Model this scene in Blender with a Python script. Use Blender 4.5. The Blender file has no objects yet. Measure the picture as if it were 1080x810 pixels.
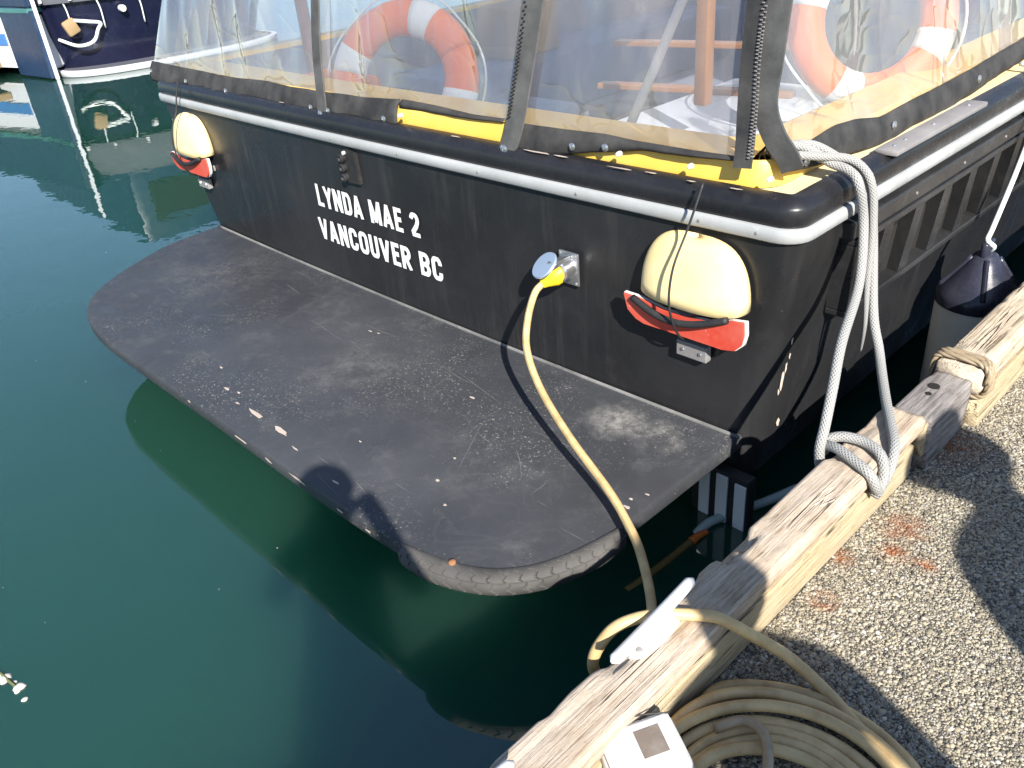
import bpy, bmesh, math, random
import numpy as np
from mathutils import Vector, Matrix, noise as mnoise
R = math.radians
random.seed(7); np.random.seed(7)
sc = bpy.context.scene
col = sc.collection

# ------------------------------------------------------------------ camera
cam_d = bpy.data.cameras.new('camera'); cam = bpy.data.objects.new('camera', cam_d); col.objects.link(cam)
cam_d.sensor_width = 36; cam_d.lens = 29.97; cam_d.clip_start = 0.02; cam_d.clip_end = 3000
right = Vector((0.69957, 0.71006, -0.08006)); fwd = Vector((-0.64183, 0.57516, -0.5072)).normalized()
right = (right - fwd * right.dot(fwd)).normalized(); up = right.cross(fwd)
M4 = Matrix((right, up, -fwd)).transposed().to_4x4(); M4.translation = Vector((0, 0, 2.05))
cam.matrix_world = M4; sc.camera = cam

# ------------------------------------------------------------------ light
LD = Vector((-0.712, 0.425, -0.562)).normalized()          # direction the sunlight travels
w = bpy.data.worlds.new('World'); sc.world = w; w.use_nodes = True
nt = w.node_tree; bg = nt.nodes['Background']; sky = nt.nodes.new('ShaderNodeTexSky')
sky.sky_type = 'NISHITA'; sky.sun_disc = False
sky.sun_elevation = math.asin(-LD.z); sky.sun_rotation = math.atan2(-LD.x, -LD.y)
sky.air_density = 1.0; sky.dust_density = 0.3; sky.ozone_density = 3.0
nt.links.new(sky.outputs[0], bg.inputs[0]); bg.inputs[1].default_value = 0.085
sd = bpy.data.lights.new('sun', 'SUN'); sun = bpy.data.objects.new('sun', sd); col.objects.link(sun)
sd.energy = 5.0; sd.angle = R(0.55); sd.color = (1.0, 0.95, 0.87)
sun.rotation_euler = LD.to_track_quat('-Z', 'Y').to_euler(); sun.location = (10, -6, 12)
sc.view_settings.view_transform = 'Standard'; sc.view_settings.look = 'None'
sc.view_settings.exposure = 1.05; sc.view_settings.gamma = 1.0

# ------------------------------------------------------------------ materials
def mat(name, color=(.5, .5, .5), rough=.5, metal=0.0, spec=0.5):
    m = bpy.data.materials.new(name); m.use_nodes = True
    b = m.node_tree.nodes['Principled BSDF']
    b.inputs['Base Color'].default_value = (*color, 1); b.inputs['Roughness'].default_value = rough
    b.inputs['Metallic'].default_value = metal; b.inputs['Specular IOR Level'].default_value = spec
    return m
class N:
    def __init__(s, m): s.t = m.node_tree; s.b = s.t.nodes.get('Principled BSDF')
    def n(s, typ, **kw):
        x = s.t.nodes.new(typ)
        for k, v in kw.items():
            if k.startswith('i_'):
                key = k[2:]; key = int(key) if key.isdigit() else key
                x.inputs[key].default_value = v
            else: setattr(x, k, v)
        return x
    def l(s, a, b): s.t.links.new(a, b)
    def coords(s, scale=(1, 1, 1), kind='Object'):
        tc = s.n('ShaderNodeTexCoord'); mp = s.n('ShaderNodeMapping'); mp.inputs['Scale'].default_value = scale
        s.l(tc.outputs[kind], mp.inputs[0]); return mp.outputs[0]
    def noise(s, vec, scale, detail=4, rough=.6, dist=0):
        x = s.n('ShaderNodeTexNoise'); x.inputs['Scale'].default_value = scale; x.inputs['Detail'].default_value = detail
        x.inputs['Roughness'].default_value = rough; x.inputs['Distortion'].default_value = dist
        s.l(vec, x.inputs['Vector']); return x.outputs['Fac']
    def ramp(s, fac, stops):
        x = s.n('ShaderNodeValToRGB'); e = x.color_ramp.elements
        while len(e) < len(stops): e.new(.5)
        for q, (p, c) in zip(e, stops):
            q.position = p; q.color = (*c, 1) if isinstance(c, tuple) else (c, c, c, 1)
        s.l(fac, x.inputs[0]); return x.outputs[0]
    def mix(s, fac, a, b, typ='MIX'):
        x = s.n('ShaderNodeMix', data_type='RGBA', blend_type=typ)
        for v, i in ((fac, 0), (a, 6), (b, 7)):
            if hasattr(v, 'links'): s.l(v, x.inputs[i])
            elif i == 0: x.inputs[0].default_value = v
            else: x.inputs[i].default_value = (*v, 1)
        return x.outputs[2]
    def math(s, op, a, b=None):
        x = s.n('ShaderNodeMath', operation=op)
        for v, i in ((a, 0), (b, 1)):
            if v is None: continue
            if hasattr(v, 'links'): s.l(v, x.inputs[i])
            else: x.inputs[i].default_value = v
        return x.outputs[0]
    def bump(s, h, strength=.3, dist=.01, normal=None):
        x = s.n('ShaderNodeBump'); x.inputs['Strength'].default_value = strength; x.inputs['Distance'].default_value = dist
        s.l(h, x.inputs['Height'])
        if normal: s.l(normal, x.inputs['Normal'])
        s.l(x.outputs[0], s.b.inputs['Normal']); return x.outputs[0]
    def set(s, key, v): s.l(v, s.b.inputs[key])

def worn(name, base, light, rough=.5, amount=.5, scale=6, bump=.15, spec=.5, chips=None):
    """painted surface with blotchy fading, fine specks and light scratches"""
    m = mat(name, base, rough, 0, spec); k = N(m); v = k.coords()
    big = k.noise(v, scale * .35, 5, .6); mid = k.noise(v, scale * 3, 6, .7); fine = k.noise(v, scale * 28, 3, .7)
    c = k.mix(k.math('MULTIPLY', k.ramp(big, [(.42, 0.), (.72, 1.)]), amount), base, light)
    c = k.mix(k.math('MULTIPLY', k.ramp(mid, [(.55, 0.), (.75, 1.)]), amount * .7), c, light)
    sp = k.ramp(fine, [(.70, 0.), (.76, 1.)])
    c = k.mix(k.math('MULTIPLY', sp, amount), c, tuple(min(1, x * 2.2 + .05) for x in light))
    if chips:
        c = k.mix(k.ramp(k.noise(v, scale * 1.7, 8, .75), [(chips, 0.), (chips + .015, 1.)]), c, (.62, .6, .55))
    k.set('Base Color', c)
    k.set('Roughness', k.ramp(mid, [(.3, max(0, rough - .12)), (.7, min(1, rough + .15))]))
    k.bump(k.math('ADD', mid, k.math('MULTIPLY', fine, .5)), bump, .004)
    return m

MT = {}
MT['hull'] = worn('hull_black', (.014, .014, .015), (.032, .032, .035), .33, .55, 3, .12, .5, chips=.79)
def hull_mat():
    m = MT['hull']; k = N(m); v = k.coords((1, 1, .09)); v0 = k.coords()
    old = k.b.inputs['Base Color'].links[0].from_socket
    st = k.math('MULTIPLY', k.ramp(k.noise(v, 16, 6, .7), [(.52, 0.), (.74, 1.)]), k.ramp(k.noise(v0, 1.7, 4), [(.4, .1), (.65, 1.)]))
    c = k.mix(k.math('MULTIPLY', st, .35), old, (.075, .072, .068))
    k.set('Base Color', c)
    k.set('Roughness', k.ramp(k.noise(v0, 2.3, 6, .7), [(.35, .2), (.65, .5)]))
hull_mat()
def platform_mat():
    m = mat('platform_black', (.03, .03, .033), .5); k = N(m); v = k.coords()
    big = k.noise(v, 1.3, 6, .6); mid = k.noise(v, 7, 7, .68); fine = k.noise(v, 110, 3, .7)
    c = k.mix(k.ramp(big, [(.4, 0.), (.7, 1.)]), (.036, .038, .043), (.060, .062, .069))
    c = k.mix(k.math('MULTIPLY', k.ramp(mid, [(.54, 0.), (.78, 1.)]), .5), c, (.11, .11, .112))
    reg = k.ramp(k.noise(v, 2.1, 4, .6), [(.46, 0.), (.62, 1.)])
    sp = k.math('MULTIPLY', k.ramp(fine, [(.61, 0.), (.66, 1.)]), reg)
    c = k.mix(k.math('MULTIPLY', sp, .8), c, (.33, .31, .28))
    # long scratches in several directions: thin lines of stretched noise
    for i, (ang, sx, thr) in enumerate(((25, 1, .745), (-35, 1, .755), (78, 1, .75))):
        tc = k.n('ShaderNodeTexCoord'); mp = k.n('ShaderNodeMapping'); mp.inputs['Rotation'].default_value = (0, 0, R(ang))
        mp.inputs['Scale'].default_value = (3.2, 150, 1); mp.inputs['Location'].default_value = (i * 7.3, i * 3.1, 0)
        k.l(tc.outputs['Object'], mp.inputs[0])
        s_ = k.ramp(k.noise(mp.outputs[0], 1, 2, .5), [(thr, 0.), (thr + .02, 1.)])
        c = k.mix(k.math('MULTIPLY', s_, .4), c, (.25, .235, .21))
    # two dusty pale patches near the hull and a paler strip
    for (px, py, r, a) in ((-1.67, 1.99, .13, .5), (-1.49, 2.0, .12, .42), (-2.75, 1.62, .3, .14), (-4.3, 1.75, .5, .12)):
        tc = k.n('ShaderNodeTexCoord'); d = k.n('ShaderNodeVectorMath', operation='DISTANCE')
        mp = k.n('ShaderNodeMapping'); mp.inputs['Scale'].default_value = (1, 1, 0)
        nz = k.n('ShaderNodeTexNoise'); nz.inputs['Scale'].default_value = 9
        add = k.n('ShaderNodeVectorMath', operation='MULTIPLY_ADD'); add.inputs[1].default_value = (.16, .16, 0)
        k.l(tc.outputs['Object'], mp.inputs[0]); k.l(tc.outputs['Object'], nz.inputs[0])
        k.l(nz.outputs['Color'], add.inputs[0]); k.l(mp.outputs[0], add.inputs[2]); k.l(add.outputs[0], d.inputs[0])
        d.inputs[1].default_value = (px + .08, py + .08, 0)
        f = k.ramp(k.math('DIVIDE', d.outputs['Value'], r), [(.1, 1.), (1., 0.)])
        f = k.math('MULTIPLY', f, k.math('MULTIPLY', k.ramp(mid, [(.40, .15), (.56, 1.)]), k.ramp(k.noise(v, 45, 5, .75), [(.38, .25), (.6, 1.)])))
        c = k.mix(k.math('MULTIPLY', f, a), c, (.46, .44, .4))
    ring = k.ramp(k.math('ABSOLUTE', k.math('SUBTRACT', k.noise(v, 3.1, 4, .55, .6), .52)), [(.002, 1.), (.014, 0.)])
    c = k.mix(k.math('MULTIPLY', ring, .05), c, (.2, .2, .195))
    grit = k.ramp(k.noise(v, 320, 2, .6), [(.36, 1.), (.5, 0.)]); c = k.mix(k.math('MULTIPLY', grit, .35), c, (.012, .012, .014))
    # bare paint chips
    c = k.mix(k.ramp(k.noise(v, 5.2, 8, .72), [(.745, 0.), (.755, 1.)]), c, (.6, .5, .42))
    k.set('Base Color', c)
    k.set('Roughness', k.ramp(mid, [(.3, .40), (.7, .62)]))
    k.bump(k.math('ADD', mid, k.math('MULTIPLY', fine, .6)), .25, .003)
    return m
MT['platform'] = platform_mat()
MT['tyre'] = worn('tyre_rubber', (.045, .043, .041), (.15, .14, .13), .7, .7, 6, .3)
MT['black'] = worn('black_paint', (.02, .02, .021), (.055, .054, .054), .32, .6, 5, .1, .5)
MT['blackchip'] = worn('black_gunwale', (.012, .012, .014), (.03, .03, .034), .28, .5, 5, .1, .5, chips=.70)
MT['rubber'] = worn('black_rubber', (.015, .015, .016), (.05, .05, .05), .6, .4, 12, .2)
MT['alu'] = worn('painted_aluminium', (.33, .34, .34), (.46, .47, .47), .33, .7, 8, .1)
MT['steel'] = mat('steel', (.55, .55, .56), .3, .9)
MT['greysteel'] = worn('grey_steel', (.20, .19, .19), (.34, .33, .32), .5, .5, 14, .1)
MT['yellow'] = worn('yellow_paint', (.80, .49, .08), (.85, .64, .28), .42, .35, 6, .1)
MT['yellowsunlit'] = worn('overexposed_yellow_paint', (.80, .66, .36), (.85, .8, .66), .5, .5, 6, .1)  # ledge's yellow paint, with glare of the overexposing sun put into the colour
MT['cream'] = worn('cream_plastic', (.84, .63, .29), (.86, .74, .47), .5, .6, 9, .12)
MT['red'] = worn('red_paint', (.55, .055, .03), (.62, .2, .15), .5, .45, 14, .2, .5, chips=.68)
MT['whitepaint'] = worn('white_paint', (.60, .60, .585), (.72, .72, .71), .4, .4, 12, .1)
MT['letter'] = mat('white_lettering', (.8, .8, .8), .45)
MT['orange'] = worn('orange_buoy', (.88, .16, .012), (.9, .25, .05), .5, .4, 8, .1)
MT['buoywhite'] = mat('white_band', (.8, .8, .78), .5)
MT['wood_int'] = worn('varnished_wood', (.33, .14, .035), (.45, .22, .07), .35, .5, 9, .1)
MT['intgrey'] = worn('interior_grey', (.20, .215, .26), (.3, .31, .36), .6, .5, 4, .1)
MT['intdark'] = worn('interior_dark', (.05, .052, .06), (.1, .1, .12), .6, .5, 4, .1)
MT['intwhite'] = worn('interior_white', (.62, .63, .65), (.75, .75, .76), .5, .4, 6, .1)
MT['bluepad'] = worn('blue_pad', (.06, .11, .22), (.12, .18, .3), .6, .5, 6, .2)
MT['plugyellow'] = mat('yellow_plug', (.85, .62, .02), .45)
MT['lidblue'] = mat('blue_grey_lid', (.30, .38, .50), .35, .3)
MT['navy'] = worn('navy_hull', (.007, .008, .024), (.015, .018, .05), .2, .4, 2, .05)
MT['navypanel'] = worn('navy_panel', (.012, .03, .07), (.03, .06, .12), .35, .4, 3, .05)
MT['whitehull'] = worn('white_hull', (.72, .74, .77), (.8, .8, .82), .3, .3, 2, .05)
MT['canvas'] = worn('grey_canvas', (.075, .078, .095), (.13, .13, .155), .8, .4, 3, .3)
MT['teal'] = worn('teal_canvas', (.05, .16, .16), (.1, .24, .24), .7, .4, 3, .2)
MT['tan'] = worn('tan_timber', (.3, .2, .1), (.42, .3, .18), .7, .5, 4, .2)
MT['stripe'] = mat('blue_stripe', (.05, .16, .4), .3)
MT['hose'] = worn('pale_hose', (.42, .5, .47), (.55, .6, .56), .5, .4, 12, .1)
MT['stick'] = worn('floating_stick', (.20, .12, .025), (.3, .2, .05), .6, .5, 20, .3)
MT['orangetip'] = mat('orange_tip', (.75, .17, .02), .5)
MT['foam'] = mat('pale_debris', (.6, .55, .5), .6)
MT['weed'] = mat('weed', (.10, .12, .05), .7)
MT['darkhole'] = mat('dark_hole', (.01, .009, .008), .9)
MT['boxwhite'] = worn('white_plastic', (.70, .68, .66), (.8, .78, .76), .4, .4, 10, .08)
MT['label'] = worn('brown_label', (.19, .15, .12), (.3, .26, .22), .5, .7, 50, .1)
MT['fendertop'] = worn('blue_black_plastic', (.018, .019, .03), (.05, .052, .08), .28, .5, 8, .1)
MT['fenderbody'] = worn('weathered_white_vinyl', (.66, .64, .57), (.5, .45, .33), .45, .6, 5, .15)

def cable_mat(name, a, b, spacing=None):
    m = mat(name, a, .5); k = N(m); v = k.coords()
    c = k.mix(k.ramp(k.noise(v, 16, 5, .65), [(.4, 0.), (.68, 1.)]), a, b)
    k.set('Base Color', c); k.bump(k.noise(v, 60, 3), .1, .002); return m
MT['cable'] = cable_mat('yellow_cable', (.62, .45, .22), (.44, .29, .13))

def fabric(name, base, light, scale=250):
    m = mat(name, base, .75, 0, .3); k = N(m); v = k.coords()
    c = k.mix(k.ramp(k.noise(v, 9, 5), [(.35, 0.), (.7, 1.)]), base, light); k.set('Base Color', c)
    k.bump(k.math('ADD', k.noise(v, 14, 4), k.math('MULTIPLY', k.noise(v, scale, 2), .35)), .35, .006); return m
MT['hem'] = fabric('black_canvas', (.022, .022, .023), (.06, .058, .056))
MT['strap'] = fabric('grey_webbing', (.05, .05, .05), (.10, .10, .098))
MT['shirt'] = fabric('blue_shirt', (.05, .09, .2), (.08, .12, .25))
MT['shirt2'] = fabric('dark_jacket', (.03, .03, .035), (.06, .06, .06))
MT['shirt3'] = fabric('red_jacket', (.25, .04, .04), (.35, .07, .06))
MT['trousers'] = fabric('denim', (.04, .055, .1), (.07, .09, .15))
MT['skin'] = mat('skin', (.52, .3, .2), .5); MT['hair'] = mat('hair', (.05, .03, .02), .6)
MT['shoe'] = mat('shoe', (.04, .035, .03), .6)

def rope_mat():
    m = mat('grey_braid', (.40, .40, .39), .85, 0, .2); k = N(m)
    tc = k.n('ShaderNodeTexCoord'); w1 = k.n('ShaderNodeTexWave'); w2 = k.n('ShaderNodeTexWave')
    for wv, sgn in ((w1, 1), (w2, -1)):
        mp = k.n('ShaderNodeMapping'); mp.inputs['Scale'].default_value = (11.31, sgn * 9.0, 1)
        mp.inputs['Rotation'].default_value = (0, 0, 0)
        k.l(tc.outputs['UV'], mp.inputs[0]); k.l(mp.outputs[0], wv.inputs[0])
        wv.wave_type = 'BANDS'; wv.bands_direction = 'DIAGONAL'; wv.inputs['Scale'].default_value = .5; wv.wave_profile = 'SIN'
    h = k.math('MAXIMUM', w1.outputs['Fac'], w2.outputs['Fac'])
    c = k.mix(h, (.22, .22, .215), (.36, .36, .355))
    v = k.coords(); c = k.mix(k.math('MULTIPLY', k.noise(v, 12, 4), .5), c, (.33, .32, .29))
    k.set('Base Color', c); k.bump(h, .8, .003); return m
MT['rope'] = rope_mat()
MT['twine'] = cable_mat('brown_twine', (.36, .28, .18), (.22, .17, .11))
MT['whiteline'] = cable_mat('white_line', (.75, .78, .76), (.6, .64, .62))

def wood_mat(name, dark, mid, light, grey, lvl=.4):
    m = mat(name, mid, .85, 0, .2); k = N(m)
    v = k.coords((1, .07, 1)); v2 = k.coords((1, .022, 1)); v3 = k.coords()
    g = k.noise(v, 75, 9, .72, .5); g2 = k.noise(v2, 190, 5, .65); fib = k.noise(v, 420, 4, .7); bl = k.noise(v3, 3.6, 6, .65); sp = k.noise(v3, 46, 5, .7)
    c = k.ramp(g, [(.30, dark), (.46, mid), (.66, light)])
    c = k.mix(k.ramp(bl, [(.42, 0.), (.62, 1.)]), c, k.mix(k.ramp(g2, [(.35, 0.), (.6, 1.)]), grey, light))
    c = k.mix(k.math('MULTIPLY', k.ramp(fib, [(.38, 1.), (.52, 0.)]), .25), c, dark)
    c = k.mix(k.math('MULTIPLY', k.ramp(sp, [(.60, 0.), (.72, 1.)]), .22), c, tuple(x * .6 for x in dark))
    # drying checks: thin lines that wander along the grain
    chk = k.math('ABSOLUTE', k.math('SUBTRACT', k.noise(v2, 26, 3, .5, 1.2), .5)); line = k.ramp(chk, [(.004, 1.), (.016, 0.)])
    on_ = k.ramp(k.noise(v3, 5.5, 3), [(.46, 0.), (.56, 1.)]); line = k.math('MULTIPLY', line, on_)
    c = k.mix(k.math('MULTIPLY', line, .9), c, (.03, .02, .014))
    k.set('Base Color', c)
    h = k.math('ADD', k.math('MULTIPLY', g, .5), k.math('MULTIPLY', k.ramp(g2, [(.28, 0.), (.5, 1.)]), .5)); h = k.math('ADD', h, k.math('MULTIPLY', fib, .35)); h = k.math('SUBTRACT', h, k.math('MULTIPLY', line, 1.5))
    k.bump(h, .8, .005); return m
MT['timber'] = wood_mat('weathered_timber', (.19, .13, .08), (.44, .335, .24), (.62, .52, .41), (.48, .41, .35))
MT['timber_pale'] = wood_mat('pale_timber', (.26, .19, .12), (.52, .42, .30), (.68, .58, .45), (.54, .47, .40))
MT['timber_board'] = wood_mat('base_board', (.28, .21, .12), (.46, .36, .22), (.54, .45, .30), (.44, .36, .25))
MT['timber_grey'] = wood_mat('grey_timber', (.07, .06, .055), (.21, .19, .18), (.36, .33, .31), (.25, .23, .225))

def stone_tone(k):
    g = k.n('ShaderNodeNewGeometry')
    return k.ramp(g.outputs['Random Per Island'], [(0, (.07, .066, .06)), (.10, (.13, .12, .10)), (.25, (.25, .22, .165)), (.5, (.37, .325, .235)), (.72, (.45, .40, .30)), (.86, (.30, .28, .25)), (.97, (.5, .46, .38)), (1, (.58, .55, .5))])
def rust(k, c):
    v = k.coords(kind='Object'); rm = None
    for (px, py, r) in ((-.62, 1.93, .085), (-.60, 1.82, .055), (-.68, 2.38, .13), (-.52, 1.83, .045), (-.69, 1.72, .05), (-.65, 1.55, .05)):
        d = k.n('ShaderNodeVectorMath', operation='DISTANCE'); mp = k.n('ShaderNodeMapping'); mp.inputs['Scale'].default_value = (1, 1, 0)
        k.l(v, mp.inputs[0]); k.l(mp.outputs[0], d.inputs[0]); d.inputs[1].default_value = (px, py, 0)
        f = k.ramp(k.math('DIVIDE', d.outputs['Value'], r), [(.15, 1.), (1., 0.)])
        rm = f if rm is None else k.math('MAXIMUM', rm, f)
    f = k.math('MULTIPLY', rm, k.ramp(k.noise(v, 22, 4, .7), [(.36, 0.), (.62, 1.)]))
    return k.mix(k.math('MULTIPLY', f, .8), c, (.30, .085, .02))
m = mat('pebbles', (.3, .3, .3), .85, 0, .15); k = N(m); dt = k.ramp(k.noise(k.coords(), 3.4, 6, .68), [(.40, 1.), (.62, 0.)]); k.set('Base Color', k.mix(k.math('MULTIPLY', dt, .22), rust(k, stone_tone(k)), (.13, .115, .09))); MT['pebble'] = m
m = mat('aggregate_concrete', (.12, .11, .1), .9, 0, .2); k = N(m); v = k.coords()
vo = k.n('ShaderNodeTexVoronoi'); vo.inputs['Scale'].default_value = 95; k.l(v, vo.inputs['Vector'])
sep = k.n('ShaderNodeSeparateColor'); k.l(vo.outputs['Color'], sep.inputs[0])
c = k.ramp(sep.outputs[0], [(0, (.05, .05, .05)), (.3, (.17, .15, .12)), (.6, (.32, .27, .19)), (.9, (.4, .36, .3)), (1, (.6, .58, .55))])
c = k.mix(k.ramp(vo.outputs['Distance'], [(.35, 0.), (.7, 1.)]), c, (.07, .065, .06)); k.set('Base Color', rust(k, c))
inv = k.math('SUBTRACT', 1.0, vo.outputs['Distance']); k.bump(inv, .8, .006); MT['concrete'] = m

def water_mat():
    m = mat('harbour_water', (.012, .054, .036), .012, 0, 1.0); k = N(m); b = k.b
    b.inputs['IOR'].default_value = 1.6
    b.inputs['Subsurface Weight'].default_value = 1.0; b.inputs['Subsurface Radius'].default_value = (.4, 1.0, .8)
    b.inputs['Subsurface Scale'].default_value = 1.0; b.subsurface_method = 'BURLEY'
    v = k.coords(); v2 = k.coords((1, 1.6, 1))
    h = k.math('ADD', k.math('MULTIPLY', k.noise(v2, 2.2, 3, .5), 1.0), k.math('MULTIPLY', k.noise(v, 9, 2, .5), .16))
    k.bump(h, .045, .05); return m
MT['water'] = water_mat()

def vinyl_mat():
    m = bpy.data.materials.new('clear_vinyl'); m.use_nodes = True; t = m.node_tree; t.nodes.clear(); k = N(m)
    out = k.n('ShaderNodeOutputMaterial'); tr = k.n('ShaderNodeBsdfTransparent'); tr.inputs[0].default_value = (.93, .94, .97, 1)
    gl = k.n('ShaderNodeBsdfGlossy'); gl.inputs['Roughness'].default_value = .045; gl.inputs['Color'].default_value = (.95, .95, 1, 1)
    df = k.n('ShaderNodeBsdfDiffuse'); df.inputs[0].default_value = (.80, .79, .80, 1)
    tl = k.n('ShaderNodeBsdfTranslucent'); tl.inputs[0].default_value = (.80, .79, .80, 1)
    fr = k.n('ShaderNodeFresnel'); fr.inputs[0].default_value = 1.5
    v = k.coords((1, 1, .28)); v0 = k.coords()
    crs = k.math('POWER', k.math('SUBTRACT', 1.0, k.math('ABSOLUTE', k.math('SUBTRACT', k.math('MULTIPLY', k.noise(v, 2.2, 1, .4, .9), 2.0), 1.0))), 9.0)
    crs2 = k.math('POWER', k.math('SUBTRACT', 1.0, k.math('ABSOLUTE', k.math('SUBTRACT', k.math('MULTIPLY', k.noise(k.coords((.5, .5, 1)), 4.2, 1, .4, 1.4), 2.0), 1.0))), 14.0)
    h = k.math('ADD', k.noise(v, 2.4, 1, .4, .5), k.math('ADD', k.math('MULTIPLY', crs, .11), k.math('MULTIPLY', crs2, .02)))
    bp = k.n('ShaderNodeBump'); bp.inputs['Strength'].default_value = .7; bp.inputs['Distance'].default_value = .06
    k.l(h, bp.inputs['Height']); k.l(bp.outputs[0], gl.inputs['Normal']); k.l(bp.outputs[0], fr.inputs['Normal']); k.l(bp.outputs[0], df.inputs['Normal'])
    mx1 = k.n('ShaderNodeMixShader'); k.l(k.math('MINIMUM', k.math('MULTIPLY', fr.outputs[0], 2.8), .85), mx1.inputs[0])
    k.l(tr.outputs[0], mx1.inputs[1]); k.l(gl.outputs[0], mx1.inputs[2])
    hz = k.n('ShaderNodeMixShader'); hz.inputs[0].default_value = .5; k.l(df.outputs[0], hz.inputs[1]); k.l(tl.outputs[0], hz.inputs[2])
    mx2 = k.n('ShaderNodeMixShader')
    f = k.ramp(k.noise(v, 2.4, 6, .65), [(.3, .11), (.5, .20), (.75, .42)])
    spk = k.math('MULTIPLY', k.ramp(k.noise(v0, 70, 4, .7), [(.70, 0.), (.76, 1.)]), k.ramp(k.noise(v0, 3, 3), [(.5, 0.), (.65, .6)]))
    k.l(k.math('MAXIMUM', f, spk), mx2.inputs[0]); k.l(mx1.outputs[0], mx2.inputs[1]); k.l(hz.outputs[0], mx2.inputs[2])
    k.l(mx2.outputs[0], out.inputs[0]); return m
MT['vinyl'] = vinyl_mat()

# ------------------------------------------------------------------ helpers
def mesh_obj(name, verts, faces, m, parent=None, smooth=False, uvs=None):
    me = bpy.data.meshes.new(name); me.from_pydata([tuple(v) for v in verts], [], faces); me.update()
    if smooth: me.polygons.foreach_set('use_smooth', [True] * len(me.polygons))
    if uvs:
        ul = me.uv_layers.new(name='UVMap')
        for lp in me.loops: ul.data[lp.index].uv = uvs[lp.vertex_index]
    me.materials.append(MT[m] if isinstance(m, str) else m)
    o = bpy.data.objects.new(name, me); col.objects.link(o)
    if parent: o.parent = parent
    return o
def bm_obj(name, bm, m, parent=None, smooth=False, autosmooth=None):
    me = bpy.data.meshes.new(name); bmesh.ops.recalc_face_normals(bm, faces=bm.faces); bm.to_mesh(me); bm.free()
    if smooth or autosmooth:
        me.polygons.foreach_set('use_smooth', [True] * len(me.polygons))
        if autosmooth: me.set_sharp_from_angle(angle=R(autosmooth))
    me.materials.append(MT[m] if isinstance(m, str) else m)
    o = bpy.data.objects.new(name, me); col.objects.link(o)
    if parent: o.parent = parent
    return o
def tag(o, label=None, cat=None, group=None, kind=None):
    if label: o['label'] = label
    if cat: o['category'] = cat
    if group: o['group'] = group
    if kind: o['kind'] = kind
    return o
def empty(name, loc, label, cat, group=None):
    o = bpy.data.objects.new(name, None); col.objects.link(o); o.location = loc; o.empty_display_size = .1
    return tag(o, label, cat, group)
def part(o, root):
    """parent keeping world coordinates of data authored in world space"""
    o.parent = root; o.matrix_parent_inverse = Matrix.Translation(root.location).inverted(); return o
def box_bm(lo, hi, bevel=0.0, seg=2, bm=None, rot=None):
    bm2 = bmesh.new(); lo = Vector(lo); hi = Vector(hi)
    bmesh.ops.create_cube(bm2, size=1)
    for v in bm2.verts: v.co = Vector(((lo.x + hi.x) / 2 + v.co.x * (hi.x - lo.x), (lo.y + hi.y) / 2 + v.co.y * (hi.y - lo.y), (lo.z + hi.z) / 2 + v.co.z * (hi.z - lo.z)))
    if bevel: bmesh.ops.bevel(bm2, geom=bm2.edges[:], offset=bevel, segments=seg, affect='EDGES', profile=.5)
    if rot is not None:
        c = (lo + hi) / 2; bmesh.ops.rotate(bm2, cent=c, matrix=rot, verts=bm2.verts)
    if bm is None: return bm2
    me = bpy.data.meshes.new('t'); bm2.to_mesh(me); bm2.free(); bm.from_mesh(me); bpy.data.meshes.remove(me); return bm
def catmull(pts, n=8):
    P = [Vector(p) for p in pts]; P = [P[0] * 2 - P[1]] + P + [P[-1] * 2 - P[-2]]; out = []
    for i in range(1, len(P) - 2):
        p0, p1, p2, p3 = P[i - 1:i + 3]
        for j in range(n):
            t = j / n
            out.append(.5 * ((2 * p1) + (-p0 + p2) * t + (2 * p0 - 5 * p1 + 4 * p2 - p3) * t * t + (-p0 + 3 * p1 - 3 * p2 + p3) * t ** 3))
    out.append(P[-2]); return out
def tube(name, pts, r, m, parent=None, sides=10, n=8, smooth_path=True, twist=0):
    P = catmull(pts, n) if smooth_path else [Vector(p) for p in pts]
    verts = []; uvs = []; faces = []; t0 = (P[1] - P[0]).normalized()
    ref = Vector((0, 0, 1)) if abs(t0.z) < .9 else Vector((1, 0, 0)); nrm = (ref - t0 * ref.dot(t0)).normalized(); L = 0
    for i, p in enumerate(P):
        t = (P[min(i + 1, len(P) - 1)] - P[max(i - 1, 0)]).normalized()
        nrm = (nrm - t * nrm.dot(t)).normalized(); bn = t.cross(nrm)
        if i: L += (p - P[i - 1]).length
        rr = r(i / (len(P) - 1)) if callable(r) else r
        for j in range(sides + 1):
            a = 2 * math.pi * j / sides
            verts.append(p + (nrm * math.cos(a) + bn * math.sin(a)) * rr); uvs.append((j / sides, L / (2 * math.pi * (r(0.5) if callable(r) else r))))
    s1 = sides + 1
    for i in range(len(P) - 1):
        for j in range(sides): faces.append((i * s1 + j, i * s1 + j + 1, (i + 1) * s1 + j + 1, (i + 1) * s1 + j))
    faces.append(tuple(range(sides - 1, -1, -1))); faces.append(tuple((len(P) - 1) * s1 + j for j in range(sides)))
    return mesh_obj(name, verts, faces, m, parent, True, uvs)
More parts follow.
